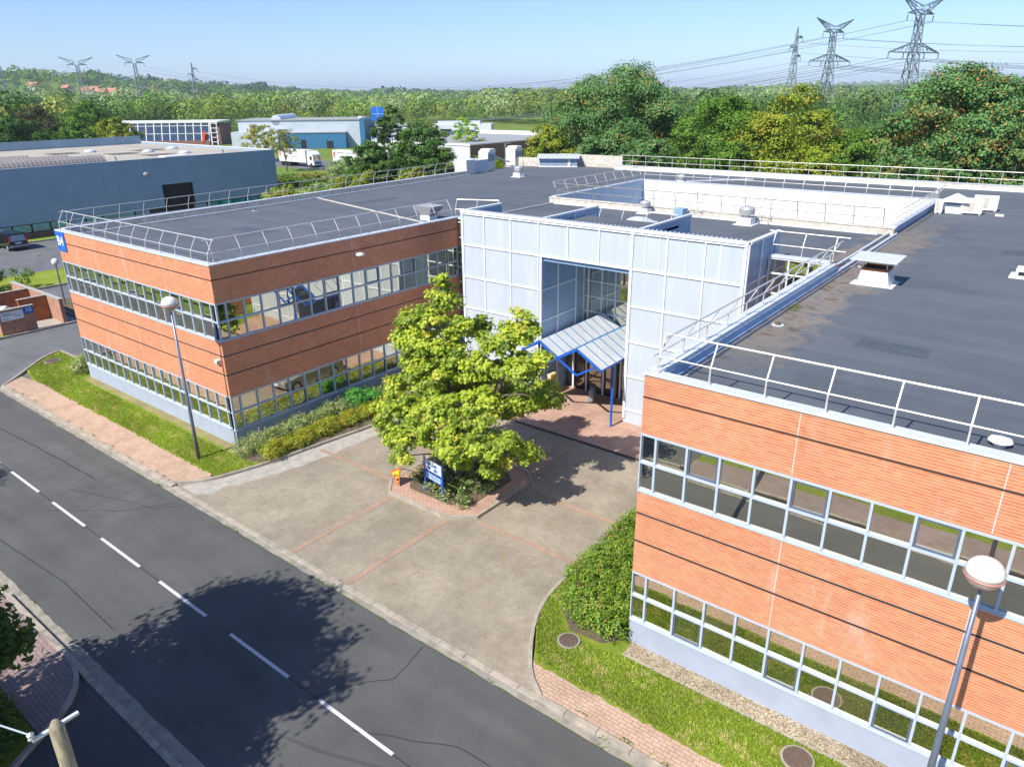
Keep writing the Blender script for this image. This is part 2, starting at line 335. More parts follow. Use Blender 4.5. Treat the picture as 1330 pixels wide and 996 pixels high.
M['bin_inner']=basic('orange_plaster',(.34,.13,.05),.85,var=.25,scale=3,detail=8)
M['green_glass']=mk_glass('green_glass',(.02,.34,.30),.16)
M['blue_glass']=mk_glass('blue_glass',(.10,.28,.42),.16)
M['dark']=basic('dark_interior',(.012,.013,.015),.8)
M['carblack']=basic('black_car_paint',(.010,.013,.018),.12); M['tyre']=basic('tyre_rubber',(.02,.02,.02),.8); M['red']=basic('red_lens',(.55,.01,.01),.25)
M['carglass']=mk_glass('car_glass',(.01,.012,.015),.25)
M['silverwall']=mk_ribbed('pale_steel_cladding',(.50,.55,.60),0,.3,.4,.4)
M['blueblock']=basic('blue_block_paint',(.035,.16,.30),.5,var=.06)
M['whiteclad']=mk_ribbed('white_cladding',(.60,.62,.63),2,.3,.35,.5)
M['grayroof']=basic('grey_gravel_roof',(.30,.31,.30),.9)
M['orange']=basic('sign_orange',(.85,.09,.01),.5); M['yellow']=basic('sign_yellow',(.85,.50,.02),.5)
M['terracotta']=basic('terracotta_roof',(.46,.20,.13),.85); M['housewall']=basic('house_render',(.62,.56,.48),.85)
M['pylon']=basic('galvanised_lattice',(.17,.21,.23),.6)
M['cable']=basic('cable_metal',(.09,.12,.16),.6)
M['poly']=basic('frosted_canopy_glass',(.56,.58,.58),.12,var=.06,scale=1.6)
M['beigebox']=basic('cream_housing',(.62,.54,.36),.5)
M['steelgrey']=basic('grey_steel_box',(.20,.22,.25),.4)

# ------------------------------------------------------------------ camera, light
CAM=(29.3242568,-16.2650794,15.5347831); YAW,PITCH,ROLL=-0.666736874,-0.379665778,-0.0100569891
fw=Vector((math.sin(YAW)*math.cos(PITCH),math.cos(YAW)*math.cos(PITCH),math.sin(PITCH)))
r0=Vector((math.cos(YAW),-math.sin(YAW),0)); u0=r0.cross(fw)
rr=r0*math.cos(ROLL)+u0*math.sin(ROLL); uu=u0*math.cos(ROLL)-r0*math.sin(ROLL)
cd=bpy.data.cameras.new('camera'); cam=bpy.data.objects.new('camera',cd); COL.objects.link(cam)
cam.matrix_world=Matrix(((rr.x,uu.x,-fw.x,CAM[0]),(rr.y,uu.y,-fw.y,CAM[1]),(rr.z,uu.z,-fw.z,CAM[2]),(0,0,0,1)))
cd.sensor_width=36; cd.lens=944.02/1330*36; cd.clip_start=.1; cd.clip_end=20000
S.camera=cam
AZ,EL=R(7),R(46)      # shadows run along (sin AZ, cos AZ)
tosun=Vector((-math.sin(AZ)*math.cos(EL),-math.cos(AZ)*math.cos(EL),math.sin(EL)))
sl=bpy.data.lights.new('sun','SUN'); sl.energy=4.6; sl.angle=R(.53); sl.color=(1,.955,.88)
so=bpy.data.objects.new('sun',sl); COL.objects.link(so); so.location=(0,-40,60); so.rotation_euler=tosun.to_track_quat('Z','Y').to_euler()
W=bpy.data.worlds.new('World'); S.world=W; W.use_nodes=True; nt=W.node_tree; bg=nt.nodes['Background']
sk=nt.nodes.new('ShaderNodeTexSky'); sk.sky_type='NISHITA'; sk.sun_disc=False; sk.sun_elevation=EL; sk.sun_rotation=math.atan2(tosun.x,tosun.y)
sk.air_density=1.0; sk.dust_density=.25; sk.ozone_density=3.0; sk.altitude=100
tn=nt.nodes.new('ShaderNodeMix'); tn.data_type='RGBA'; tn.blend_type='MULTIPLY'; tn.inputs[0].default_value=1; tn.inputs[7].default_value=(.68,.80,1.06,1)
nt.links.new(sk.outputs[0],tn.inputs[6]); nt.links.new(tn.outputs[2],bg.inputs[0]); bg.inputs[1].default_value=.110
vs=S.view_settings; vs.view_transform='Standard'; vs.look='None'; vs.gamma=1; vs.exposure=.6
S.display_settings.display_device='sRGB'
S.cycles.max_bounces=8; S.cycles.transparent_max_bounces=8; S.cycles.volume_bounces=0
S.cycles.sample_clamp_indirect=6

# ------------------------------------------------------------------ foliage
def leafquads(C,N,size,asp=.6,rg=rng,k=4):
    n=len(C); N=N/np.maximum(np.linalg.norm(N,axis=1,keepdims=True),1e-6)
    a=rg.normal(size=(n,3)); a-= (a*N).sum(1,keepdims=True)*N; a/=np.linalg.norm(a,axis=1,keepdims=True); b=np.cross(N,a)
    s=np.asarray(size).reshape(-1,1)*np.ones((n,1))
    if k==4: P=[(-1,0),(0,-asp),(1,0),(0,asp)]
    else: P=[(-1,0),(-.25,-.35),(-.1,-.95),(.3,-.4),(1,0),(.3,.4),(-.1,.95),(-.25,.35)]
    V=np.stack([C+a*s*(x*.5)+b*s*(y*.5)+(N*s*(-.10 if abs(x)>.5 or abs(y)>.5 else .0)) for x,y in P],1)
    return V.reshape(-1,3),np.arange(n*len(P)).reshape(n,len(P))
def unit(n,rg): d=rg.normal(size=(n,3)); return d/np.linalg.norm(d,axis=1,keepdims=True)
def crown_points(lobes,nclump,per,cr,rg,flat=.55,shell=(.7,1.02),upb=.25):
    L=np.array(lobes,float); w=(L[:,3]*L[:,4]+L[:,4]*L[:,5]+L[:,3]*L[:,5]); w/=w.sum()
    idx=rg.choice(len(L),nclump,p=w); d=unit(nclump,rg); d[:,2]+=upb; d/=np.linalg.norm(d,axis=1,keepdims=True)
    rad=rg.uniform(shell[0],shell[1],(nclump,1)); c=L[idx,:3]+d*rad*L[idx,3:6]
    ci=np.repeat(np.arange(nclump),per); n=len(ci)
    crs=cr*rg.uniform(.6,1.35,(nclump,1))
    o=rg.normal(size=(n,3)).clip(-1.5,1.5)*np.array([1,1,flat])*crs[ci]*.55
    C=c[ci]+o; nrm=d[ci]*.7+o/np.maximum(np.linalg.norm(o,axis=1,keepdims=True),1e-6)*.5+np.array([0,0,.55])+rg.normal(size=(n,3))*.45
    return C,nrm,ci,idx[ci]
def palette(pal,ci,rg,jit=.16):
    P=np.array([p[0] for p in pal]); w=np.array([p[1] for p in pal],float); w/=w.sum()
    nc=ci.max()+1; cc=P[rg.choice(len(P),nc,p=w)]; col=cc[ci]; other=P[rg.choice(len(P),len(ci),p=w)]
    m=rg.random((len(ci),1))<.3; col=np.where(m,other,col)
    return col*(1+rg.normal(size=(len(ci),1))*jit).clip(.6,1.5)
G_MID=[((.055,.115,.018),3),((.075,.14,.022),3),((.10,.165,.03),2),((.04,.085,.016),2)]
G_YEL=[((.13,.17,.02),3),((.17,.20,.025),2),((.09,.13,.018),2),((.20,.17,.03),1)]
G_DARK=[((.035,.075,.02),3),((.05,.095,.025),2),((.028,.06,.018),2)]
G_GREY=[((.16,.21,.10),3),((.20,.25,.13),2),((.12,.17,.07),2)]
G_ROB=[((.055,.12,.045),6),((.08,.15,.06),5),((.10,.16,.07),3),((.22,.13,.045),.6),((.17,.15,.05),1.0)]
G_PINE=[((.045,.095,.025),3),((.07,.125,.03),2),((.03,.065,.02),2),((.10,.14,.05),1)]
G_OLIVE=[((.16,.17,.035),3),((.20,.18,.05),2),((.11,.14,.03),2)]
def trunk_tubes(mb,x,y,z0,tops,r,rg):
    hub=(x,y,z0+ (min(t[2] for t in tops)-z0)*.55)
    mb.tube([(x,y,z0-.1),(x+.05,y,(z0+hub[2])/2),hub],[r*1.25,r,r*.8],8)
    for t in tops:
        m=((hub[0]+t[0])/2+rg.normal()*.12,(hub[1]+t[1])/2+rg.normal()*.12,(hub[2]+t[2])/2+.15)
        mb.tube([hub,m,t],[r*.5,r*.32,r*.1],6)
TREES=0
def tree(name,label,cat,x,y,h,rad,pal,nclump=260,per=34,leaf=.34,low=.12,group=None,nl=7,seed=1,z0=0,cr=None,flat=.6,tall=1.0,mat=None,trunk=None):
    rg=np.random.default_rng(seed*13+5)
    t=thing(name,label,cat,(x,y,z0),group)
    lobes=[]; zc=z0+h*(low+(1-low)*.5); rz=h*(1-low)*.5
    ga=math.pi*(3-5**.5); m=nl*4
    for i in range(m):
        zz=1-1.75*(i+.5)/m; q=math.sqrt(max(0,1-zz*zz)); a=ga*i+rg.uniform(-.35,.35); f=rg.uniform(.66,.86)
        lr=rad*rg.uniform(.20,.36); bulge=1 if zz<.3 else 1-.25*(zz-.3)
        lobes.append((x+math.cos(a)*q*rad*f*bulge,y+math.sin(a)*q*rad*f*bulge,zc+zz*rz*rg.uniform(.74,.92),lr,lr,lr*rg.uniform(.6,.85)*tall))
    lobes.append((x,y,zc,rad*.55,rad*.55,rz*.6))
    C,N,ci,li=crown_points(lobes,nclump,per,cr or rad*.12,rg,flat,(.72,1.02),.3)
    keep=C[:,2]>z0+h*low*.4; C,N,ci=C[keep],N[keep],ci[keep]
    V,F=leafquads(C,N,leaf*rg.uniform(.7,1.3,len(C)),.62,rg)
    nmesh('crown',V,F,mat or M['leaf_far'],t,palette(pal,ci,rg))
    mb=MB(); trunk_tubes(mb,x,y,z0,[l[:3] for l in lobes[2:-1:4]],trunk or max(.12,h*.018),rg); mb.build('trunk',M['bark'],t)
    return t
def shrub(name,label,cat,boxes,pal,n,leaf,mat=None,group=None,seed=3,loc=None,per=22,cr=.2):
    """boxes: list of ellipsoids (x,y,z,rx,ry,rz)"""
    rg=np.random.default_rng(seed); b=np.array(boxes); loc=loc or (float(b[:,0].mean()),float(b[:,1].mean()),0)
    t=thing(name,label,cat,loc,group)
    C,N,ci,li=crown_points(boxes,n//per,per,cr,rg,.7,(.55,1.02),.35); k=C[:,2]>.03; C,N,ci=C[k],N[k],ci[k]
    V,F=leafquads(C,N,leaf*rg.uniform(.7,1.35,len(C)),.6,rg); nmesh('foliage',V,F,mat or M['leaf'],t,palette(pal,ci,rg,.2))
    mb=MB()
    for bx in boxes[::max(1,len(boxes)//10)]:
        for q in range(3): mb.tube([(bx[0]+rg.normal()*.05,bx[1]+rg.normal()*.05,0),(bx[0]+rg.normal()*bx[3]*.35,bx[1]+rg.normal()*bx[4]*.35,bx[2]+bx[5]*.5)],[.02,.008],4)
    mb.build('stem',M['bark'],t); return t

# ------------------------------------------------------------------ terrain
def sst(a,b,x): t=np.clip((x-a)/(b-a),0,1); return t*t*(3-2*t)
def terrain_h(x,y):
    dx,dy=x-29.3,y+16.3; d=np.hypot(dx,dy); az=np.degrees(np.arctan2(dx,dy))
    h=5*sst(700,1700,d)+22*sst(2400,4600,d)*(0.75+.35*np.sin(az*.35+1)+.18*np.sin(az*1.3))
    def hill(cx,cy,r,hh): return hh*np.exp(-(((x-cx)**2+(y-cy)**2)/(2*r*r)))
    h=h+hill(-1150,400,200,20)+hill(-1350,240,230,26)+hill(-1300,700,180,12)
    h=h+hill(-500,5200,700,45)+hill(500,5600,600,40)
    return h-.05
rs=np.concatenate([[0,25,50,80,120,170,230],np.linspace(300,2400,43),np.linspace(2600,9500,24)]); na=240
th=np.linspace(0,2*np.pi,na,endpoint=False)
RR,TT=np.meshgrid(rs,th,indexing='ij'); X=29.3+RR*np.sin(TT); Y=-16.3+RR*np.cos(TT); Z=terrain_h(X,Y)
V=np.stack([X,Y,Z],-1).reshape(-1,3); F=[]
i,j=np.meshgrid(np.arange(len(rs)-1),np.arange(na),indexing='ij'); j2=(j+1)%na
F=np.stack([i*na+j,(i+1)*na+j,(i+1)*na+j2,i*na+j2],-1).reshape(-1,4)
g=nmesh('ground',V,F,M['field']); structure(g); g.data.polygons.foreach_set('use_smooth',[True]*len(g.data.polygons))

def slab(name,poly,z,mat,zb=None,kind='structure'):
    if zb is None:
        me=bpy.data.meshes.new(name); bm=bmesh.new(); bm.faces.new([bm.verts.new((a,b,z)) for a,b in poly]); bm.normal_update()
        if bm.faces and list(bm.faces)[0].normal.z<0: bmesh.ops.reverse_faces(bm,faces=list(bm.faces))
        bmesh.ops.triangulate(bm,faces=list(bm.faces)); bm.to_mesh(me); bm.free(); o=link(name,me,mat)
    else:
        mb=MB(); mb.prism(poly,zb,z); o=mb.build(name,mat)
    o['kind']=kind; return o
def sub(poly,n):
    out=[]
    for k in range(len(poly)-1):
        for q in range(n): f=q/n; out.append((poly[k][0]*(1-f)+poly[k+1][0]*f,poly[k][1]*(1-f)+poly[k+1][1]*f))
    return out+[poly[-1]]
def smooth(poly,it=2):
    for _ in range(it):
        o=[poly[0]]
        for a,b in zip(poly[:-1],poly[1:]): o+=[(a[0]*.75+b[0]*.25,a[1]*.75+b[1]*.25),(a[0]*.25+b[0]*.75,a[1]*.25+b[1]*.75)]
        poly=o+[poly[-1]]
    return poly
def ribbon(mb,poly,w,z0,z1,off=0):
    L=[];Rr=[]
    for k in range(len(poly)):
        a=Vector(poly[max(k-1,0)]); b=Vector(poly[min(k+1,len(poly)-1)]); d=(b-a).normalized(); n=Vector((-d.y,d.x)); p=Vector(poly[k])
        L.append(p+n*(off+w/2)); Rr.append(p+n*(off-w/2))
    for k in range(len(poly)-1):
        a,b,c,d=Rr[k],Rr[k+1],L[k+1],L[k]
        mb.hexa([(a.x,a.y,z0),(b.x,b.y,z0),(c.x,c.y,z0),(d.x,d.y,z0)],[(a.x,a.y,z1),(b.x,b.y,z1),(c.x,c.y,z1),(d.x,d.y,z1)])
# street and drives
slab('street',[(-160,-10.62),(90,-10.62),(90,-4.1),(-160,-4.1)],.0,M['asphalt'])
slab('car_park',[(-66.4,-4.15),(-15.75,-4.15),(-15.75,60),(-66.4,60)],-.012,M['asphalt2'])
slab('access_drive',[(-28.2,-4.2),(-17.2,-4.2),(-18.6,-2.4),(-21.5,1.5),(-21.5,30),(-28.2,30)],-.006,M['asphalt2'])
slab('service_yard',[(-160,90),(-92,90),(-92,106),(-160,106)],-.02,M['asphalt2'])
# gutters and kerbs of the street
def wavy(x0,x1,y,amp,seed,step=.35):
    rg=np.random.default_rng(seed); xs=np.arange(x0,x1,step); return [(float(x),float(y+rg.normal()*amp)) for x in xs]
edge=wavy(-18.5,60,-4.08,.018,1)
slab('gutter',edge+[(60,-3.86),(-18.5,-3.86)],.006,M['gutter'])
edge2=wavy(-60,60,-10.58,.012,2)
slab('gutter',[(-60,-10.92),(60,-10.92)]+edge2[::-1],.006,M['gutter'])
kb=MB()
for x in np.arange(-18,.6,1.0): kb.box(x+.006,x+.994,-3.86,-3.66,-.1,.12)
for x in np.arange(20.2,60,1.0): kb.box(x+.006,x+.994,-3.86,-3.66,-.1,.12)
structure(kb.build('kerb',M['kerb'],bevel=.012))
kb=MB()
for x in np.arange(.6,20.1,1.0): kb.box(x+.006,x+.994,-3.86,-3.66,-.1,.03)
structure(kb.build('dropped_kerb',M['kerb'],bevel=.01))
kb=MB()
for x in list(np.arange(3.5,9.2,1.0))+list(np.arange(17.5,60,1.0))+list(np.arange(-60,-.5,1)): kb.box(x+.006,x+.994,-11.1,-10.92,-.1,.12)
for x in np.arange(9.5,17.4,1.0): kb.box(x+.006,x+.994,-11.1,-10.92,-.1,.03)
for x in np.arange(-.5,3.4,1.0): kb.box(x+.006,x+.994,-11.1,-10.92,-.1,.03)
structure(kb.build('kerb',M['kerb'],bevel=.012))
# lane dashes
x=2.42-4.33*12
while x<60:
    if x>-45:
        mb=MB(); mb.box(x,x+2.95,-7.52,-7.415,.0,.006); structure(mb.build('lane_marking',M['paint']))
    x+=4.335
# tar seals and square repairs in the near lane
mb=MB()
def seal(pts,w):
    rg=np.random.default_rng(int(abs(pts[0][0])*10)+3); p=sub(pts,7); p=[(a+rg.normal()*.02,b+rg.normal()*.02) for a,b in p] if w<.034 or w>.036 else p; ribbon(mb,smooth(p,1),w,.001,.0045)
for pts,w in ([(-17,-7.47),(58,-7.47)],.035),([(-1.4,-7.9),(1.0,-6.2),(2.4,-4.3)],.03),([(-2.5,-6.6),(.9,-5.4),(2.0,-5.2),(2.8,-4.2)],.03),\
    ([(-14,-6.2),(-8,-5.75),(-2.5,-5.5)],.06),([(15.0,-8.6),(15.5,-6.9),(16.6,-5.6),(16.3,-4.2)],.03),([(17.0,-7.6),(19.6,-6.3),(24,-5.9)],.03),([(-1.0,-9.9),(4.2,-9.5),(8.0,-9.6)],.035):
    seal(pts,w)
structure(mb.build('tar_seal',M['tar']))
mb=MB(); rgp=np.random.default_rng(5)
for k,x in enumerate(np.arange(-9.5,1.2,1.05)):
    for (ya,yb) in ((-6.9,-6.0),(-5.6,-4.8)):
        if rgp.random()<.25: continue
        x0=x+rgp.normal()*.05; dx=.75+rgp.random()*.15; y0=ya+rgp.normal()*.08; y1=yb+rgp.normal()*.08
        mb.face((x0,y0,.0022),(x0+dx,y0+.03,.0022),(x0+dx+.02,y1,.0022),(x0+.02,y1-.03,.0022))
structure(mb.build('road_patch',M['repair']))
# courtyard
kL=smooth([(.54,-3.66),(1.15,-3.35),(1.75,-2.5),(2.25,-.9),(2.55,.6),(2.85,2.95),(3.25,5.5),(3.3,10.3)],1)
kR=smooth([(20.3,-3.7),(19.6,-3.2),(19.0,-2.4),(18.35,-1.3),(18.0,-.2),(17.9,.9),(18.0,1.9),(18.25,3.2),(18.45,4.7),(18.5,10.3)],1)
slab('courtyard',[(.5,-3.72)]+kL[1:]+kR[::-1]+[],.004,M['court'])
rg=np.random.default_rng(11)
inner=[(a+.10+max(0,1.25-abs(b-1.0)*.09)+rg.normal()*.07,b) for a,b in sub(kL,3) if b<8]
slab('concrete_patch',[(a+.04,b) for a,b in sub(kL,3) if -3.3<b<8]+[q for q in inner[::-1] if q[1]>-2.6]+[(2.9,-3.1),(2.3,-3.55),(1.3,-3.55)],.009,M['conc'])
def strip(x0,x1,y0,y1):
    return slab('paver_strip',[(x0,y0),(x1,y0),(x1,y1),(x0,y1)],.013,M['strip'])
w=.115
strip(9.04-w,9.04+w,-3.62,1.3); strip(12.1-w,12.1+w,-3.62,1.3); strip(13.1,17.9,2.05-w,2.05+w); strip(3.2,8.0,2.3-w,2.3+w)
strip(13.7,18.3,5.15-w,5.15+w); strip(12.45-w,12.45+w,6.3,10.25); strip(9.04-w,9.04+w,6.3,10.25); strip(3.5,8.0,5.3-w,5.3+w)
kb=MB(); ribbon(kb,kL,.12,-.1,.13,.0); ribbon(kb,kR,.12,-.1,.13,0); structure(kb.build('courtyard_kerb',M['kerb']))
slab('entrance_paving',[(3.4,10.37),(18.4,10.37),(18.4,16.0),(3.4,16.0)],.05,M['pink2'],-.05)
mb=MB(); mb.box(3.3,18.5,10.26,10.37,-.05,.055); structure(mb.build('drain_channel',M['darkkerb']))
# left lawn and pavement
slab('lawn',[(-17.9,-2.25),(1.5,-2.25),(1.65,-2.0),(2.2,-.6),(2.8,2.9),(3.2,5.5),(3.25,13.5),(.3,13.5),(.3,.3),(-15.8,.3),(-15.8,.95),(-22.0,.95),(-21.4,-.1),(-19.8,-1.85)],.09,M['grass'],-.05)
pv=wavy(-17.6,1.5,-2.27,.03,8,.16)
slab('pavement',[(-18.0,-3.66),(.5,-3.66),(1.1,-3.32),(1.6,-2.4)]+pv[::-1]+[(-18.8,-2.5)],.11,M['pink'],-.05)
kb=MB(); ribbon(kb,smooth([(-18.0,-3.75),(-19.0,-2.7),(-20.6,-1.2),(-21.7,.0),(-22.1,1.0)],1),.13,-.1,.14); ribbon(kb,[(-22.1,1.0),(-15.9,1.05)],.12,-.1,.14); structure(kb.build('lawn_kerb',M['kerb']))
# right lawn and pavement
slab('lawn',[(19.05,-2.2),(19.3,-2.62)]+wavy(19.5,60,-2.78,.03,9,.16)+[(60,-.95),(21.3,-.95),(21.3,-.35),(21.3,10.2),(18.55,10.2),(18.5,4.7),(18.3,3.2),(18.05,1.9),(17.95,.9),(18.05,-.2),(18.4,-1.25)],.09,M['grass'],-.05)
slab('pavement',[(20.35,-3.66),(60,-3.66),(60,-2.7),(19.35,-2.7),(19.7,-3.2)],.082,M['pink'],-.05)
slab('gravel_strip',[(21.3,-.88),(60,-.88),(60,-.3),(21.3,-.3)],.085,M['gravel'],-.05)
mb=MB()
for x in np.arange(21.3,60,1): mb.box(x+.01,x+.99,-.96,-.88,-.05,.115)
structure(mb.build('edging',M['kerb']))
M['dry']=mk_grass('dry_border',(.30,.25,.12),(.40,.34,.18),(.20,.25,.05),.8)
slab('dry_strip',[(-15.4,.0)]+wavy(-15.2,.3,-.42,.07,21,.2)+[(.3,.0)],.095,M['dry'])
# south side
slab('pavement',[(3.4,-11.08),(8.6,-11.08),(9.3,-11.25),(10.0,-11.7),(10.6,-12.5),(10.7,-12.75),(3.4,-12.75)],.11,M['southpave'],-.05)
slab('pavement',[(17.6,-11.08),(60,-11.08),(60,-12.65),(17.6,-12.65)],.11,M['southpave'],-.05)
slab('south_lawn',[(17.6,-12.65),(60,-12.65),(60,-40),(17.6,-40)],.09,M['grass'],-.05)
slab('south_lawn',[(-60,-12.75),(10.7,-12.75),(11.9,-14.5),(12.3,-40),(-60,-40)],.09,M['grass'],-.05)
slab('south_drive',[(8.6,-11.08),(17.6,-11.08),(17.6,-40),(12.3,-40),(11.9,-14.5),(10.7,-12.75)],.0,M['asphalt'])
slab('south_drive',[(-.4,-11.08),(3.5,-11.08),(3.5,-12.75),(-.4,-12.75)],.004,M['conc'])
kb=MB(); ribbon(kb,smooth([(8.6,-11.05),(9.5,-11.25),(10.3,-11.9),(10.8,-12.8),(11.8,-14.5),(12.2,-17)],1),.12,-.1,.14); ribbon(kb,smooth([(3.6,-12.7),(3.5,-11.5),(3.7,-11.1)],1),.12,-.1,.14); structure(kb.build('drive_kerb',M['kerb']))
# west islands
slab('bin_yard',[(-41.2,-3.4),(-28.35,-3.4),(-28.35,4.9),(-41.2,4.9)],.1,M['conc'],-.05)
slab('lawn',[(-41.2,-3.5),(-28.6,-3.5),(-28.45,.3),(-34,.3),(-36,-1),(-41.2,-1)],.125,M['grass'],-.05)
slab('lawn',[(-48.6,-3.5),(-41.6,-3.5),(-41.6,30),(-48.3,30)],.1,M['grass'],-.05)
slab('lawn',[(-69,-10),(-66.4,-10),(-66.4,58),(-69,58)],.1,M['grass'],-.05)
kb=MB(); ribbon(kb,[(-66.35,-10),(-66.35,58)],.12,-.1,.14); ribbon(kb,[(-48.65,-3.5),(-48.35,30)],.12,-.1,.14); ribbon(kb,[(-41.55,-3.5),(-41.55,30)],.12,-.1,.14); ribbon(kb,[(-28.3,-3.5),(-28.3,5.0)],.12,-.1,.14); ribbon(kb,[(-28.3,5.0),(-34,5.6)],.12,-.1,.14)
structure(kb.build('island_kerb',M['kerb']))
mb=MB(); mb.box(-60.5,-49.5,20.0,20.12,-.01,-.006); mb.box(-60.5,-49.5,16.7,16.82,-.01,-.006); mb.box(-41,-30,9.2,9.3,-.01,-.006); structure(mb.build('parking_marking',M['paint']))
# island kerb
oct_=[(8.1,2.2),(8.8,1.45),(12.0,1.45),(12.95,2.2),(13.0,5.75),(12.3,6.35),(8.9,6.4),(8.1,5.6)]
def inset(poly,d):
    c=Vector((sum(p[0] for p in poly)/len(poly),sum(p[1] for p in poly)/len(poly))); o=[]
    for p in poly: v=Vector(p)-c; o.append(tuple(c+v*(1-d/v.length)))
    return o
slab('planting_island',inset(oct_,.08),.11,M['pink2'],-.05)
kb=MB(); ribbon(kb,oct_+[oct_[0]],.13,-.05,.135); structure(kb.build('island_kerb',M['kerb']))
slab('planting_bed',inset(oct_,.85),.135,M['soil'],.0)
slab('planting_bed',[(.3,-.45),(1.5,-.6),(2.3,-.2),(2.75,2.9),(3.1,5.5),(3.15,13.4),(.05,13.4),(.05,.0)],.105,M['soil'],.0)
slab('planting_bed',[(18.7,-.3),(19.5,-1.0),(20.6,-.9),(21.1,-.3),(21.15,10.1),(18.7,10.1),(18.2,1.5)],.105,M['soil'],.0)

# grass blades as ground cover
def blades(name,poly,n,z,label,seed):
    rg=np.random.default_rng(seed); P=np.array(poly); lo,hi=P.min(0),P.max(0); pts=rg.uniform(lo,hi,(int(n*2.2),2))
    x,y=pts[:,0],pts[:,1]; ins=np.zeros(len(pts),bool); m=len(P)
    for a in range(m):
        x1,y1=P[a]; x2,y2=P[(a+1)%m]; c=((y1>y)!=(y2>y))&(x<(x2-x1)*(y-y1)/((y2-y1) if y2!=y1 else 1e-9)+x1); ins^=c
    pts=pts[ins][:n]; n=len(pts); h=rg.uniform(.03,.085,n); a=rg.uniform(0,6.28,n); w=.014; lx,ly=rg.normal(size=(2,n))*.03
    b=np.stack([pts[:,0],pts[:,1],np.full(n,z)],1); dx=np.stack([np.cos(a)*w,np.sin(a)*w,np.zeros(n)],1); t=b+np.stack([lx,ly,h],1)
    V=np.stack([b-dx,b+dx,t],1).reshape(-1,3); F=np.arange(3*n).reshape(n,3)
    k=np.sin(pts[:,0]*1.3)+np.cos(pts[:,1]*2.1+pts[:,0]*.7)
    f=np.sin(pts[:,0]*2.3+1.1*np.sin(pts[:,1]*3.1))*np.sin(pts[:,1]*4.2+pts[:,0]*.9)+.6*np.sin(pts[:,0]*7.3+pts[:,1]*5)*np.sin(pts[:,1]*9.1-pts[:,0]*3); dry=(f>.62)&(rg.random(n)<.6)
    ch=rg.choice(4,n,p=[.38,.3,.22,.1]); ch[dry]=3
    base=np.array([(.23,.33,.035),(.34,.41,.06),(.15,.23,.025),(.48,.43,.19)])[ch]*(1+.10*k[:,None])*(1+rg.normal(size=(n,1))*.15)
    o=nmesh(name,V,F,M['blade'],None,base.clip(.01,.9),3); stuff(o,label,'grass'); return o
blades('grass',[(-17.8,-2.2),(1.5,-2.2),(2.2,-.5),(.3,-.6),(-15.8,-.5),(-15.8,.9),(-22,.9),(-19.9,-1.7)],60000,.09,'mown grass along the left brick facade and lamp post',1)
blades('grass',[(19.15,-2.3),(19.5,-2.68),(34,-2.75),(34,-.96),(21.4,-.96),(20.6,-1.2),(19.3,-1.1),(18.4,-.1),(18.3,1.4),(18.5,3.2),(18.35,3.2),(18.02,1.6),(17.98,.8),(18.05,-.2),(18.4,-1.2)],90000,.09,'mown grass in front of the right brick facade',2)
# weeds along the kerbs
rg=np.random.default_rng(4); c=[]
for k in range(70):
    s=rg.random(); 
    if s<.5: p=(rg.uniform(-17,1),-3.62+rg.normal()*.05,.1)
    elif s<.75: p=(rg.uniform(20,33),-3.62+rg.normal()*.1,.09)
    elif s<.9: p=(rg.uniform(-17,34),-4.06,.0)
    else: p=(rg.uniform(0,9),-10.6,.0)
    q=rg.integers(8,40); c.append(np.array(p)+rg.normal(size=(q,3))*np.array([.12,.03,.02]))
c=np.concatenate(c); V,F=leafquads(c,rg.normal(size=c.shape)+np.array([0,0,.8]),.07,.5,rg)
stuff(nmesh('weeds',V,F,M['blade'],None,np.array([(.12,.2,.03)])*(1+rg.normal(size=(len(c),1))*.2)),'small weeds growing in the kerb joints','weeds')

rg=np.random.default_rng(61); q=420; c=np.stack([rg.uniform(4,18,q),rg.uniform(-3.3,10,q),np.full(q,.022)],1); w_=(np.hypot(c[:,0]-11,c[:,1]-4)<6.5)|(rg.random(q)<.2); c=c[w_]
V,F=leafquads(c,rg.normal(size=c.shape)*.12+np.array([0,0,1]),.09*rg.uniform(.6,1.3,len(c)),.7,rg); stuff(nmesh('fallen_leaves',V,F,M['blade'],None,np.array([(.34,.30,.08),(.30,.20,.07),(.25,.28,.05)])[rg.integers(0,3,len(c))]),'dry leaves scattered on the forecourt round the island','leaves')
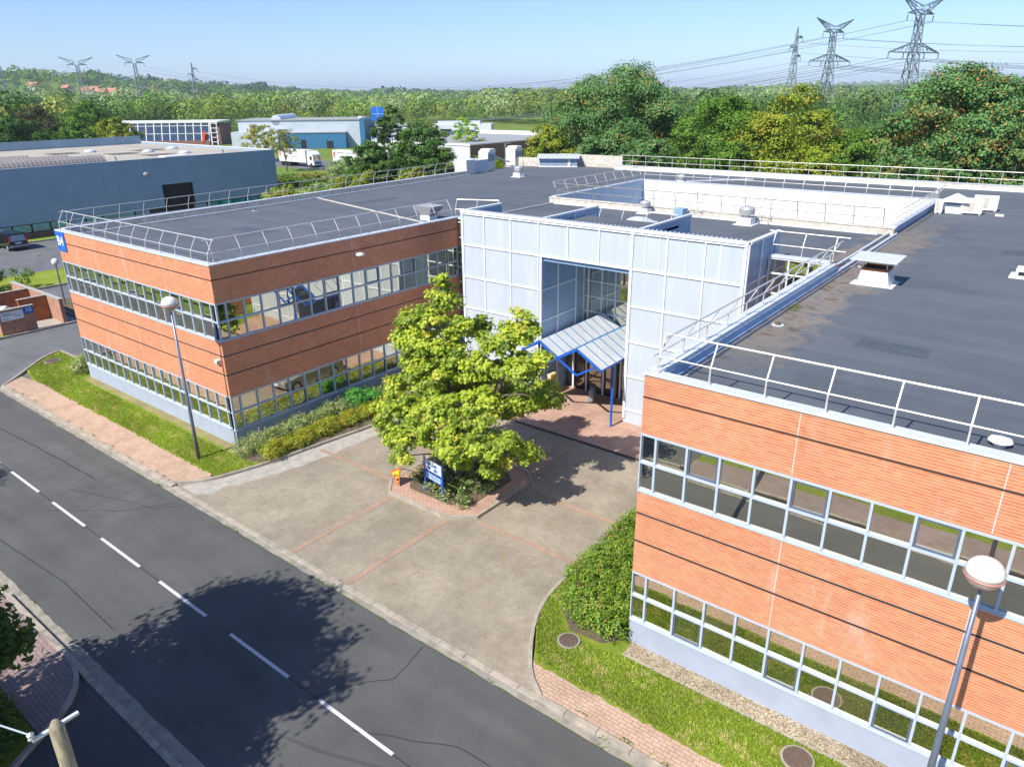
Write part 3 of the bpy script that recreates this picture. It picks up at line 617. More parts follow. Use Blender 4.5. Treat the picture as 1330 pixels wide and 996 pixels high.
# ------------------------------------------------------------------ office building
B=thing('office_building','two-storey orange brick office block with a pale blue panel entrance between its wings','office building',(0,0,0))
XL=-15.43; XR=21.16; XE=62; YR=-.32; YB=15.95; YP=13.5; D=.35
z1,zm1,z2,z3,zm2,z4=7.07,6.20,5.33,2.65,1.82,.95
GL=[M['glass']]*10+[mk_glass('beige_glass',(.085,.07,.045),.55)]*2+[mk_glass('smoky_glass',(.02,.02,.02),.74)]*4
def wall(mb,axis,a0,a1,c,din,zz0,zz1):
    # axis 'x': wall runs along x at y=c, thickness goes to +y*din ; axis 'y': wall along y at x=c
    if axis=='x': mb.box(a0,a1,min(c,c+din),max(c,c+din),zz0,zz1)
    else: mb.box(min(c,c+din),max(c,c+din),a0,a1,zz0,zz1)
def facade(axis,a0,a1,c,din,joints,bays,sash,name,w0=None,w1=None):
    sgn=-1 if din>0 else 1     # outward direction
    b0,b1=a0,a1
    if w0 is not None: a0=w0
    if w1 is not None: a1=w1
    mb=MB()
    for (q0,q1) in ((z1,8.1),(8.14,H-.06),(4.64,z2),(3.73,4.59),(z3,3.68)): wall(mb,axis,a0,a1,c,din,q0,q1)
    mb.build('brick_wall',M['brick'],B)
    mb=MB(); o=sgn*-.03
    o=sgn*.012
    for (q0,q1) in ((8.1,8.14),(4.59,4.64),(3.68,3.73)): wall(mb,axis,(a0-.012 if name=='B' else a0),a1,c+o,din-o,q0,q1)
    mb.build('dark_joint',M['brick_dark_joint'],B)
    mb=MB(); wall(mb,axis,(a0+.02 if name=='B' else a0),a1,c-sgn*.02,din+sgn*.02,0,z4-.04); mb.build('plinth',M['plinth'],B)
    for j in joints:
        for (q0,q1) in ((z1+.03,H-.1),(z3+.03,z2-.03)):
            mb=MB(); wall(mb,axis,j-.012,j+.012,c+sgn*.004,-sgn*.02,q0,q1); mb.build('movement_joint',M['joint'],B)
    mb=MB()
    e0=(a0-.035 if name=='B' else a0)
    wall(mb,axis,e0,a1,c+sgn*.035,-sgn*.25,z4-.04,z4); wall(mb,axis,e0,a1,c+sgn*.03,-sgn*.25,z2-.035,z2)
    mb.build('sill',M['frame'],B)
    for fl,(t,m,b) in enumerate(((z1,zm1,z2),(z3,zm2,z4))):
        for k in range(len(bays)-1):
            u0_,u1_=bays[k],bays[k+1]; mb=MB(); e=.03; f=sgn*.012
            wall(mb,axis,u0_,u0_+e,c+f,-sgn*.10,b,t); wall(mb,axis,u1_-e,u1_,c+f,-sgn*.10,b,t)
            wall(mb,axis,u0_+e,u1_-e,c+f*.7,-sgn*.10,t-.07,t); wall(mb,axis,u0_+e,u1_-e,c+f*.7,-sgn*.10,b,b+.055); wall(mb,axis,u0_+e,u1_-e,c+f*.7,-sgn*.10,m-.035,m+.035)
            wn=mb.build('window',M['frame'],B)
            mb=MB(); gd=c-sgn*.055; rj=random.Random(k*7+fl*31+int(abs(c)*3))
            for (q0,q1) in ((b+.055,m-.035),(m+.035,t-.07)):
                t1,t2=rj.uniform(-.004,.004),rj.uniform(-.006,.006)
                if axis=='x': p=[(u0_+e,gd+t1,q0),(u1_-e,gd-t1,q0),(u1_-e,gd-t1+t2,q1),(u0_+e,gd+t1+t2,q1)]
                else: p=[(gd+t1,u0_+e,q0),(gd-t1,u1_-e,q0),(gd-t1+t2,u1_-e,q1),(gd+t1+t2,u0_+e,q1)]
                mb.face(*p)
            mb.build('pane',rj.choice(GL),wn)
            if (fl,k,0) in sash or (fl,k,1) in sash:
                mb=MB()
                for row,(q0,q1) in enumerate(((b+.055,m-.035),(m+.035,t-.07))):
                    if (fl,k,row) not in sash: continue
                    s=.055; g0,g1=u0_+e,u1_-e; cc=c-sgn*.02; dd=-sgn*.05
                    wall(mb,axis,g0,g0+s,cc,dd,q0,q1); wall(mb,axis,g1-s,g1,cc,dd,q0,q1); wall(mb,axis,g0+s,g1-s,cc,dd,q0,q0+s); wall(mb,axis,g0+s,g1-s,cc,dd,q1-s,q1)
                mb.build('sash',M['dark_frame'],wn)
            mb=MB(); wall(mb,axis,u0_,u1_,c-sgn*.22,-sgn*.05,b,t)
            if k==0:
                mb=MB(); wall(mb,axis,a0,a1,c-sgn*.22,-sgn*.05,b,t); mb.build('window_backing',M['dark'],B)
nA=17; bA=[XL]+[XL+.45+ (abs(XL)-.9)*k/nA for k in range(nA+1)]+[0-.0]
facade('x',XL,0,0,D,[-11.7,-7.9,-4.1],bA,{(0,12,1),(0,14,1)},'A',None,-D)
nB=17; bB=[.0]+[.5+(YB-.55)*k/nB for k in range(nB+1)]
facade('y',.0,YB,0,-D,[7.9],bB,{(0,4,1),(0,7,1),(0,10,1),(0,13,1),(0,16,1),(1,4,0),(1,7,0),(1,10,0)},'B')
bR=[XR,XR+.45]
while bR[-1]<36: bR.append(bR[-1]+.89)
bR[-1]=bR[-1]; XEw=bR[-1]
facade('x',XR,XEw,YR,D,[25.15,29.2,33.3],bR,{(0,5,1),(0,8,1),(0,2,1),(0,11,1),(1,2,0),(1,5,0),(1,8,0),(1,11,0)},'R')
# rest of the shell
mb=MB()
mb.box(XEw,XE,YR,YR+D,0,H-.06); mb.box(XE-D,XE,YR+D,50,0,H-.06); mb.box(-17,XE-D,49.6,50,0,8.2); mb.box(XL,XL+D,.35,49.6,0,z3)
mb.box(XR,XR+D,YR+D,YB,0,H-.06)
mb.build('brick_wall',M['brick'],B)
# roofs
mb=MB(); mb.box(XL+.3,-.34,.34,50,8.2,8.42); mb.box(-.34,XR+.34,YB+.02,26.3,8.2,8.42); mb.box(-.34,XR+.34,39.4,49.9,8.2,8.42); mb.box(XR+.34,XE-.3,.0,50,8.2,8.42); mb.box(-19.2,XL+.3,2,50,8.2,8.42)
mb.box(2.62,7.7,YP+.3,YB+.02,9.18,9.3); mb.box(13.2,18.3,YP+.3,YB+.02,9.18,9.3); mb.box(7.7,13.2,YP+.3,17.9,9.18,9.3)
mb.build('roof',M['roof'],B)
mb=MB(); mb.box(XL,-18.9,2,2.3,0,8.4) if 0 else None
# copings
mb=MB(); mb.box(XL-.04,.04,-.04,.36,H-.06,H); mb.box(-.36,.04,.36,YB+.05,H-.06,H)
mb.build('coping',M['coping'],B,bevel=.008); mb=MB()
mb.box(XR-.04,XE,YR-.04,YR+.34,H-.06,H)
mb.build('coping',M['coping'],B,bevel=.008)
mb=MB()
def ribz(mb,p,w,z0,z1): ribbon(mb,p,w,z0,z1)
wl=[(XL+.15,.36),(-16.4,17),(-17.6,36.9)]; ribbon(mb,wl,.34,8.3,H); 
ribbon(mb,[(-20.4,46.8),(-16.6,47.6),(-16.3,50.0)],.3,8.2,9.3)
ribbon(mb,[(-16.3,50.3),(-8.8,50.6)],.3,8.2,9.55)
mb.build('parapet',M['coping_worn'],B)
mb=MB(); ribbon(mb,[(XL+.15,.36),(-16.4,17),(-17.6,36.9)],.40,H,H+.03); mb.build('coping',M['coping'],B); mb=MB(); ribbon(mb,[(-8.8,49.2),(25,50.2),(62,51.2)],.42,8.8,8.84); mb.build('coping',M['coping'],B)
mb=MB(); ribbon(mb,[(-8.8,49.2),(25,50.2),(62,51.2)],.36,8.2,8.8); mb.build('parapet',M['coping_worn'],B)
mb=MB(); ribbon(mb,[(-8.8,48.95),(25,49.95),(62,50.95)],.10,8.42,8.55); ribbon(mb,[(XL+.45,1),(-16.1,17),(-17.3,36.9)],.1,8.42,8.5); mb.build('flashing',M['white'],B)
mb=MB(); ribbon(mb,wl,.3,0,8.3); mb.build('side_wall',M['brick'],B)
# right wing side parapet (thick, steel blue inside)
mb=MB(); mb.box(XR-.05,XR+.36,YR+.36,15.6,8.42,H+.02); mb.build('parapet',M['coping'],B,bevel=.01)
mb=MB(); mb.box(XR+.36,XR+.40,YR+.4,15.6,8.42,8.70); mb.box(XR+.40,XR+.46,YR+.4,26.4,8.42,8.5); mb.build('parapet_lining',M['panel_shade_blue'],B)
mb=MB(); mb.box(XR+.02,XR+.12,15.6,26.5,8.42,8.56); mb.box(XR+.34,XR+.44,15.6,26.5,8.42,8.52); mb.build('roof_upstand',M['coping'],B)
mb=MB(); mb.box(XR+.58,XR+.62,.6,26.0,8.42,8.47); mb.build('cable_tray',M['galv'],B)
# link upstands on the left part of the roof
mb=MB(); mb.beam((-.1,16.1,8.46),(-.1,26.6,8.46),.1,.08); mb.beam((-16.6,18.5,8.44),(-.4,14.6,8.44),.12,.06); mb.build('roof_upstand',M['coping_worn'],B)
# patio well
PX0,PX1,PY0,PY1=-.3,21.15,26.5,39.2
mb=MB(); mb.box(PX0-.3,PX1+.3,PY1,PY1+.3,0,H); mb.build('patio_wall',M['whitewall'],B)
mb=MB(); mb.box(PX0-.3,PX0,PY0,PY1,0,H); mb.build('patio_wall',M['panel_shade_blue'],B)
mb=MB(); mb.box(PX0-.3,PX1+.3,PY0-.3,PY0,0,H-.05); mb.build('patio_wall',M['coping_worn'],B)
mb=MB(); mb.box(PX1,PX1+.3,PY0,PY1,0,H-.02); mb.build('patio_wall',M['panel_shade_blue'],B)
mb=MB(); mb.box(PX0-.35,PX1+.35,PY1-.03,PY1+.33,H,H+.04); mb.box(PX0-.35,PX0+.03,PY0,PY1-.03,H,H+.04); mb.box(PX1-.03,PX1+.35,PY0+.02,PY1-.03,H,H+.04); mb.build('coping',M['coping'],B)
mb=MB(); mb.box(PX0-.35,PX1+.35,PY0-.34,PY0+.02,H-.05,H); mb.build('coping',M['coping_worn'],B)
mb=MB(); mb.box(PX0+.2,PX1-.4,PY0-.6,PY0-.45,8.42,8.52); mb.build('flashing',M['white'],B)
mb=MB(); mb.box(PX0,PX1,PY0,PY1,.0,.05); mb.build('patio_floor',M['conc'],B)
mb=MB(); mb.beam((.6,41.5,8.46),(5.8,47.5,8.46),.25,.1); mb.build('roof_upstand',M['coping'],B)

# railings -------------------------------------------------------
def railing(p0,p1,inward,n,z=H,hgt=.97,lean=.34,mat=None,straight=False,ext=(0,0),r=.019):
    p0=Vector((*p0,0)); p1=Vector((*p1,0)); iv=Vector((*inward,0)); mb=MB(); d=(p1-p0)
    for k in range(n+1):
        f=(k+.0)/n; b=p0+d*f
        if straight: mb.tube([(b.x,b.y,z),(b.x,b.y,z+hgt)],r,6)
        else:
            q=b+iv*.02; w_=b+iv*lean; mb.tube([(b.x,b.y,z),(q.x,q.y,z+hgt*.42),(w_.x,w_.y,z+hgt)],r,6)
        mb.box(b.x-.05,b.x+.05,b.y-.05,b.y+.05,z-.0,z+.012)
    dn=d.normalized()
    for zz,off,rad in ((z+hgt,lean if not straight else 0,r*1.15),(z+hgt*.45,(.035 if not straight else 0),r*.85)):
        a=p0+iv*off-dn*ext[0]; b=p1+iv*off+dn*ext[1]; mb.tube([(a.x,a.y,zz),(b.x,b.y,zz)],rad,6)
    return mb.build('railing',mat or M['rail'],B)
railing((XL+.3,.14),(-.25,.14),(0,1),11,ext=(.1,.1))
railing((-.16,.35),(-.16,YB-.3),(-1,0),11,ext=(.2,.1))
railing((-.16,YB),(2.2,YB+1.0),(0,.6),2)
railing((XL+.2,.6),(-16.4,17),(1,0),11,ext=(.4,0)); railing((-16.4,17),(-17.5,35.2),(1,0),12)
railing((21.45,YR+.16),(21.45+1.39*13,YR+.16),(0,1),13,ext=(.05,0),r=.022)
railing((XR+.12,.1),(XR+.12,15.3),(1,0),10,ext=(.3,.3),r=.022)
railing((18.6,YB+.12),(21.2,YB+.12),(0,1),2,ext=(.3,.5),z=8.8)
railing((8.4,18.0),(12.6,18.0),(0,1),3,ext=(.2,.3),z=8.75)
railing((-8.4,49.3),(25,50.3),(0,-1),24,straight=True,mat=M['rail']); railing((26.3,50.3),(60,51.3),(0,-1),24,straight=True)
railing((PX0-.1,PY0+.3),(PX0-.1,PY1-.2),(-1,0),9); railing((PX0,PY1+.12),(PX1,PY1+.12),(0,1),15)
railing((PX0+.2,PY0-.14),(PX1-.3,PY0-.14),(0,-1),14,mat=M['galv_dark'],lean=.25,r=.024); railing((PX1+.15,PY0+.2),(PX1+.15,PY1-.2),(1,0),9,r=.022)

# panel facade --------------------------------------------------
XV=[2.6,4.13,5.92,7.70,9.48,11.27,13.05,14.83,16.62,18.4]; ZV=[.77,2.55,4.33,6.09,7.87,9.65]
mb=MB()
def pan(mb,x0,x1,za,zb,y=YP): mb.box(x0,x1,y,y+.1,za,zb)
pan(mb,2.6,7.88,.0,7.87); pan(mb,13.02,18.4,.0,7.87); pan(mb,2.6,18.4,7.87,9.65)
mb.build('cladding_panel',M['panel'],B)
mb=MB(); t=.035
for k,xv in enumerate(XV):
    zb=.4 if (xv<7.6 or xv>13.1) else 7.87
    if k==3: mb.box(xv-.03,xv+.03,YP-.05,YP,.3,7.87); mb.box(xv-t,xv+t,YP-.06,YP,7.87,9.6); continue
    if k==6: mb.box(xv-.07,xv+.07,YP-.07,YP+.0,.3,9.6); continue
    mb.box(xv-(t if 0<k<9 else .06),xv+(t if 0<k<9 else .06),YP-.06,YP,zb,9.6)
mb.box(7.84,7.93,YP-.055,YP,.3,7.8)
for z in ZV[:-2]:
    mb.box(2.6,7.84,YP-.052,YP-.003,z-.04,z+.03); mb.box(13.05,18.4,YP-.052,YP-.003,z-.04,z+.03)
mb.box(2.6,18.4,YP-.055,YP-.003,7.82,7.90); mb.box(2.5,18.5,YP-.09,YP+.14,9.6,9.72); mb.box(2.52,18.48,YP-.075,YP,9.5,9.56)
for xv in (13.75,14.45,15.75,17.3,17.36): mb.box(xv-.016,xv+.016,YP-.03,YP,7.9,9.5)
mb.build('cladding_frame',M['white_frame'],B)
# return walls of the box and jambs
mb=MB(); pass
for q in ((18.4,18.5,YP-.05,17.2,0,9.65),(2.5,2.6,YP-.05,16.9,0,9.65),(7.78,7.88,YP+.1,17.6,0,7.87),(7.6,7.7,YP+.3,19.2,8.4,9.62),(13.02,13.12,YP+.1,17.6,0,7.87),(13.1,13.2,YP+.3,19.3,8.4,9.62)):
    mb=MB(); mb.box(*q); mb.build('return_wall',M['panel_shade_blue'],B)
mb=MB()
for q in ((2.45,2.66,YP+.14,16.9,9.6,9.70),(18.36,18.56,YP+.14,17.2,9.6,9.70),(7.57,7.73,YP+.14,19.2,9.6,9.69),(13.07,13.23,YP+.14,19.3,9.6,9.69)):
    mb=MB(); mb.box(*q); mb.build('coping',M['white_frame'],B)
mb=MB()
for y in (YP+.02,15.0,16.8): mb.box(18.5,18.56,y-.05,y+.05,0,9.6)
for y in (15.0,16.75,17.55): mb.box(7.88,7.93,y-.04,y+.04,.1,7.87)
for z in (2.55,4.4,6.05): mb.box(7.88,7.925,YP+.1,16.75,z-.035,z+.035)
mb.build('cladding_frame',M['white_frame'],B); mb=MB()
for z in (2.55,4.4,6.05,7.87): mb.box(18.5,18.55,YP,17.0,z-.035,z+.035)
mb.build('cladding_frame',M['white_frame'],B); mb=MB()
mb.build('cladding_frame',M['white_frame'],B); mb=MB()
for y in (16.8,19.15): mb.box(7.7,7.74,y-.04,y+.04,8.42,9.6)
mb.box(7.7,7.74,16.8,19.15,9.2,9.26)
mb.build('cladding_frame',M['white_frame'],B)
# ribbed flashing on top of the box
mb=MB()
for k in range(70): x=2.8+k*.22; mb.tube([(x,YP+.16,9.66),(x,YP+.5,9.68)],.045,6)
mb.build('ribbed_flashing',M['coping'],B)
# soffit + upper glazing of the entrance recess
mb=MB(); mb.box(7.88,13.02,YP+.1,17.6,7.6,7.87); mb.build('soffit',M['panel_shade_blue'],B)
mb=MB()
for k in range(6): x=7.93+k*(13.0-7.93)/6+.0; 
xs=[8.22+.865*k for k in range(6)]+[13.0]
zs=[3.2,4.1,4.97,5.84,6.7,7.58]
for x in xs: mb.box(x-.03,x+.03,17.5,17.6,2.6,7.6)
for z in zs: mb.box(7.88,13.02,17.51,17.59,z-.03,z+.03)
ug=mb.build('entrance_glazing',M['white_frame'],B)
mb=MB(); mb.face((7.88,17.56,2.6),(13.02,17.56,2.6),(13.02,17.56,7.6),(7.88,17.56,7.6)); mb.build('pane',M['glass'],ug)
# doors screen
mb=MB()
for x in (8.42,9.28,10.36,11.42): mb.box(x-.05,x+.05,15.86,15.98,.05,2.6)
mb.box(8.0,13.02,15.86,15.98,2.5,2.62); mb.box(8.0,13.02,15.9,17.5,2.62,2.72)
ds=mb.build('door_screen',M['white_frame'],B)
mb=MB(); mb.face((8.0,15.94,.05),(13.02,15.94,.05),(13.02,15.94,2.5),(8.0,15.94,2.5)); mb.build('pane',M['glass_entry'],ds)
for x0,x1 in ((8.5,9.22),(9.34,10.3),(10.42,10.9),(11.6,12.5)):
    mb=MB(); mb.box(x0,x0+.06,15.88,15.935,.06,2.35); mb.box(x1-.06,x1,15.88,15.935,.06,2.35); mb.box(x0+.06,x1-.06,15.88,15.935,.06,.2); mb.box(x0+.06,x1-.06,15.88,15.935,2.27,2.35); mb.box(x0+.06,x1-.06,15.885,15.93,.95,1.03)
    d=mb.build('door',M['black_frame'],B); mb=MB(); mb.tube([(x1-.12,15.84,.9),(x1-.12,15.84,1.4)],.015,6); mb.build('handle',M['galv'],d)
mb=MB(); mb.box(10.98,11.24,15.7,15.87,.05,2.6); mb.build('column',M['conc'],B)
mb=MB(); mb.box(12.0,12.32,15.865,15.88,1.35,1.65); nt_=mb.build('notice',M['sign_white'],B); mb=MB(); mb.box(12.07,12.25,15.855,15.864,1.52,1.58); mb.box(12.07,12.25,15.855,15.864,1.42,1.48); mb.build('notice_mark',M['red'],nt_)
mb=MB(); mb.box(9.75,10.0,15.86,15.875,1.75,2.1); mb.build('notice',M['sign_white'],B)
# side glazing right of the box
mb=MB()
for x in (18.6,19.45,20.3,21.1): mb.box(x-.03,x+.03,YB-.05,YB+.03,.0,8.7)
for z in (.8,1.7,2.6,3.5,4.4,5.3,6.2,7.1,8.0,8.66): mb.box(18.5,XR,YB-.045,YB+.03,z-.03,z+.03)
sg=mb.build('side_glazing',M['white_frame'],B); mb=MB(); mb.face((18.5,YB,0),(XR,YB,0),(XR,YB,8.66),(18.5,YB,8.66)); mb.build('pane',M['glass'],sg)
mb=MB(); mb.box(18.5,XR-.05,YB-.08,YB+.3,8.7,8.8); mb.build('coping',M['coping'],B)
# link glazing left of the box
mb=MB()
for z in np.arange(.5,9,.89): mb.box(.02,2.5,YB-.03,YB+.05,z-.03,z+.03)
for x in (.3,.9,1.7,2.4): mb.box(x-.03,x+.03,YB-.035,YB+.05,0,8.7)
sg=mb.build('side_glazing',M['white_frame'],B); mb=MB(); mb.face((0,YB,0),(2.5,YB,0),(2.5,YB,8.66),(0,YB,8.66)); mb.build('pane',M['glass'],sg)
mb=MB(); mb.box(-.3,2.5,YB,YB+.3,8.4,8.8); mb.build('coping',M['coping'],B)
# building number panel
mb=MB(); mb.box(-15.46,-14.40,-.05,-.004,7.66,8.74); sp=mb.build('number_panel',M['sign_blue'],B)
text('B4','panel_lettering',.72,(-14.95,-.056,8.2),(R(90),0,0),M['sign_white'],sp)
# parking pictogram plate by the entrance
mb=MB(); mb.box(7.0,7.42,YP-.08,YP-.062,1.15,1.65); sp=mb.build('access_sign',M['sign_blue'],B)
mb=MB(); y=YP-.085; mb.tube([(7.17,y,1.56),(7.17,y,1.38),(7.26,y,1.36),(7.31,y,1.24)],.016,6); mb.lathe((7.17,y,1.6),[(.0,-.02),(.026,0),(0,.02)],8)
mb.tube([(7.2+.09*math.cos(a)-.02,y,1.31+.09*math.sin(a)) for a in np.linspace(2.2,6.4,10)],.013,5); mb.build('pictogram',M['sign_white'],sp)
# entrance canopy ----------------------------------------------
cn=thing('entrance_canopy','zigzag blue steel canopy with pale glass panes over the entrance doors','canopy',(10.5,14.5,0))
yf,yb=11.42,17.5; pk,vl,lo=4.14,3.49,2.85
zz=[(8.2,vl),(9.3,pk),(10.4,vl),(11.5,pk),(12.86,3.36)]
mb=MB()
for y in (yf,): 
    for (a,b) in zip(zz[:-1],zz[1:]): mb.beam((a[0],y,a[1]),(b[0],y,b[1]),.09,.10)
    mb.beam((8.2,y,vl),(9.3,y,lo),.085); mb.beam((9.3,y,lo),(10.4,y,vl),.085); mb.beam((10.4,y,vl),(11.5,y,lo),.085); mb.beam((11.5,y,lo),(12.5,y,3.44),.085)
mb.build('truss',M['blue'],cn)
mb=MB(); mb.beam((10.4,yf,vl+.02),(10.4,yb,vl+.02),.12,.06); mb.build('gutter',M['blue'],cn)
def cpane(x0,za,x1,zb_):
    mb=MB(); fr=MB(); n=9
    mb.hexa([(x0,yf,za+.03),(x1,yf,zb_+.03),(x1,yb,zb_+.03),(x0,yb,za+.03)],[(x0,yf,za+.05),(x1,yf,zb_+.05),(x1,yb,zb_+.05),(x0,yb,za+.05)])
    for k in range(n+1):
        y=yf+(yb-yf)*k/n; fr.beam((x0,y,za+.06),(x1,y,zb_+.06),.035,.03)
    p=mb.build('glass_roof',M['poly'],cn); fr.build('glazing_bar',M['blueblock'],p)
cpane(9.3,pk,10.36,vl+.02); cpane(11.5,pk,12.86,3.36); cpane(10.44,vl+.02,11.5,pk); cpane(8.2,vl,9.3,pk)
mb=MB(); mb.tube([(8.28,12.8,.0),(8.28,12.8,3.5)],.06,10); mb.build('post',M['blue'],cn)
mb=MB(); mb.tube([(12.84,12.6,.0),(12.84,12.6,3.34)],.06,10); mb.build('post',M['blue'],cn)
mb=MB(); mb.beam((12.86,yf,3.34),(12.86,yb,3.34),.06,.06); mb.beam((8.2,yf,vl-.04),(8.2,yb,vl-.04),.06,.06); mb.build('edge_beam',M['blue'],cn)
# small objects at the entrance
a=thing('ashtray_bollard','grey steel ashtray bollard with a sloping top before the entrance doors','ashtray',(10.4,14.7,.05))
mb=MB(); mb.hexa([(10.24,14.55,.05),(10.56,14.55,.05),(10.56,14.85,.05),(10.24,14.85,.05)],[(10.27,14.62,.72),(10.53,14.62,.72),(10.53,14.85,.98),(10.27,14.85,.98)]); mb.build('body',M['steelgrey'],a,bevel=.01)
mb=MB(); mb.box(10.3,10.5,14.7,14.86,.9,1.06); mb.build('lid',M['black_frame'],a)
a=thing('meter_box','cream wall-mounted housing on the left side wall of the entrance recess','box',(8.0,14.2,.95))
mb=MB(); mb.box(7.94,8.24,13.95,14.5,.95,1.32); mb.build('housing',M['beigebox'],a,bevel=.015); mb=MB(); mb.box(8.245,8.26,14.05,14.4,1.0,1.27); mb.build('cover',M['yellow'],a)
# wall lights
a=thing('wall_lamp','small cream lamp on the left brick front near its corner','lamp',(-.45,0,4.25))
mb=MB(); mb.box(-.6,-.3,-.16,-.005,4.22,4.42); mb.build('housing',M['offwhite'],a,bevel=.015); mb=MB(); mb.box(-.36,-.29,-.175,-.162,4.25,4.38); mb.build('lens',M['dark'],a)
a=thing('wall_floodlight','pale oval floodlight on the shaded brick wall under the roof edge','lamp',(0,8.1,7.85))
mb=MB(); mb.tube([(0.0,8.0,8.0),(.25,8.0,7.98)],.025,6); mb.build('arm',M['galv'],a); mb=MB(); mb.lathe((.34,8.1,7.92),[(.02,-.08),(.17,-.07),(.24,0),(.2,.07),(.04,.12)],12); mb.build('head',M['offwhite'],a,smooth=True)

# ------------------------------------------------------------------ roof equipment
Z=8.42
a=thing('cowl_chimney','square white chimney with rusty rim under a raised flat metal cap','chimney',(23.25,14.8,Z))
mb=MB(); mb.hexa([(22.65,14.25,Z),(23.85,14.25,Z),(23.85,15.35,Z),(22.65,15.35,Z)],[(22.75,14.35,Z+.55),(23.7,14.35,Z+.55),(23.7,15.25,Z+.55),(22.75,15.25,Z+.55)]); mb.box(22.45,24.0,14.1,15.5,Z,Z+.02); mb.build('stack',M['offwhite'],a)
mb=MB(); mb.box(22.74,22.78,14.34,15.26,Z+.55,Z+.66); mb.box(23.67,23.71,14.34,15.26,Z+.55,Z+.66); mb.box(22.78,23.67,14.34,14.38,Z+.55,Z+.66); mb.box(22.78,23.67,15.22,15.26,Z+.55,Z+.66); mb.build('rim',M['rust'],a)
mb=MB(); mb.box(22.79,23.66,14.39,15.21,Z+.551,Z+.57); mb.build('opening',M['dark'],a)
mb=MB(); mb.hexa([(22.35,13.95,Z+.98),(24.05,13.95,Z+.98),(24.05,15.6,Z+1.02),(22.35,15.6,Z+1.02)],[(22.35,13.95,Z+1.01),(24.05,13.95,Z+1.01),(24.05,15.6,Z+1.05),(22.35,15.6,Z+1.05)]); mb.build('cap',M['coping'],a)
for (x,y) in ((22.8,14.4),(23.65,14.4),(22.8,15.2),(23.65,15.2)):
    mb=MB(); mb.box(x-.02,x+.02,y-.02,y+.02,Z+.66,Z+.98); mb.build('leg',M['galv'],a)
def vent(x,y,s,label,name='roof_vent',big=False):
    a=thing(name,label,'vent',(x,y,Z),'vents on the flat roof'); mb=MB(); mb.box(x-.45*s,x+.45*s,y-.45*s,y+.45*s,Z,Z+.03); mb.box(x-.32*s,x+.32*s,y-.32*s,y+.32*s,Z+.03,Z+.32*s); mb.build('base',M['white'],a)
    mb=MB(); mb.lathe((x,y,Z+.32*s),[(.16*s,0),(.18*s,.1*s),(.34*s,.14*s),(.36*s,.38*s),(.3*s,.46*s),(.1*s,.52*s)],16); mb.build('cowl',M['galv'],a,smooth=False)
vent(13.9,27.2-2.0,1.25,'largest drum-shaped roof vent, on white base before the white patio wall'); vent(7.2,25.6,.95,'drum roof vent with round cowl beside the patio corner, behind the panel facade'); vent(-12.6,38.3,1.15,'drum roof vent on white base on the far left roof')
vent(2.0,41.5,.9,'small drum roof vent behind the patio railing')
a=thing('skylight_dome','low pale grey skylight dome on the flat roof above the entrance','skylight',(8.9,21.6,Z)); mb=MB(); mb.box(8.0,9.8,20.8,22.4,Z,Z+.15); mb.build('frame',M['white'],a); mb=MB(); mb.hexa([(8.1,20.9,Z+.15),(9.7,20.9,Z+.15),(9.7,22.3,Z+.15),(8.1,22.3,Z+.15)],[(8.6,21.3,Z+.42),(9.2,21.3,Z+.42),(9.2,21.9,Z+.42),(8.6,21.9,Z+.42)]); mb.build('dome',M['coping'],a,bevel=.03)
a=thing('satellite_dish','small white round vent cap on the right roof close to the front railing','vent cap',(28.9,1.15,Z)); mb=MB(); mb.lathe((28.9,1.15,Z),[(.12,0),(.12,.10),(.24,.12),(.21,.17),(.04,.20)],18); mb.build('cap',M['white'],a); a.name='vent_cap'
a=thing('duct_hood','grey sheet-metal duct hood, flared at the top, at the left wing roof edge','duct hood',(-2.4,16.0,Z))
mb=MB(); mb.hexa([(-2.75,15.7,Z+.25),(-2.05,15.7,Z+.25),(-2.05,16.3,Z+.25),(-2.75,16.3,Z+.25)],[(-3.2,15.4,Z+.85),(-1.6,15.4,Z+.85),(-1.6,16.6,Z+.85),(-3.2,16.6,Z+.85)]); mb.build('hood',M['galv'],a); mb=MB(); mb.box(-2.8,-2.0,15.65,16.35,Z,Z+.25); mb.build('base',M['white'],a)
def ac(x,y,w,d,h,label,rot=0,fan=True,z=Z,group='air conditioning boxes on the roofs'):
    a=thing('air_conditioner',label,'air conditioner',(x,y,z),group); mb=MB(); mb.box(x-w/2,x+w/2,y-d/2,y+d/2,z+.08,z+h); mb.build('casing',M['white'],a,bevel=.02)
    mb=MB(); mb.box(x-w*.36,x+w*.12,y-d/2-.012,y-d/2+.002,z+h*.22,z+h*.88); mb.build('grille',M['coping_worn'],a)
    mb=MB(); mb.box(x-w/2+.05,x-w/2+.15,y-d/2-.05,y+d/2+.05,z,z+.08); mb.box(x+w/2-.15,x+w/2-.05,y-d/2-.05,y+d/2+.05,z,z+.08); mb.build('foot',M['galv'],a)
    a.rotation_euler=(0,0,rot); return a
ac(23.6,36.3,1.15,.5,.95,'front air conditioner of the cluster beside the white patio wall',R(8)); ac(24.1,38.2,1.3,.45,.95,'rear air conditioner of the cluster beside the white patio wall',R(8)); ac(21.95,35.6,.42,.5,.85,'narrow air conditioner at the left end of the patio cluster',R(10))
a=thing('pyramid_vent','white box vent under a pyramid hood between the clustered air conditioners','vent',(22.7,36.6,Z))
mb=MB(); mb.box(22.2,23.2,36.1,37.1,Z,Z+.5); mb.build('base',M['whitewall'],a); mb=MB(); mb.hexa([(21.9,35.8,Z+.7),(23.5,35.8,Z+.7),(23.5,37.4,Z+.7),(21.9,37.4,Z+.7)],[(22.65,36.55,Z+1.15),(22.75,36.55,Z+1.15),(22.75,36.65,Z+1.15),(22.65,36.65,Z+1.15)]); mb.build('hood',M['white'],a)
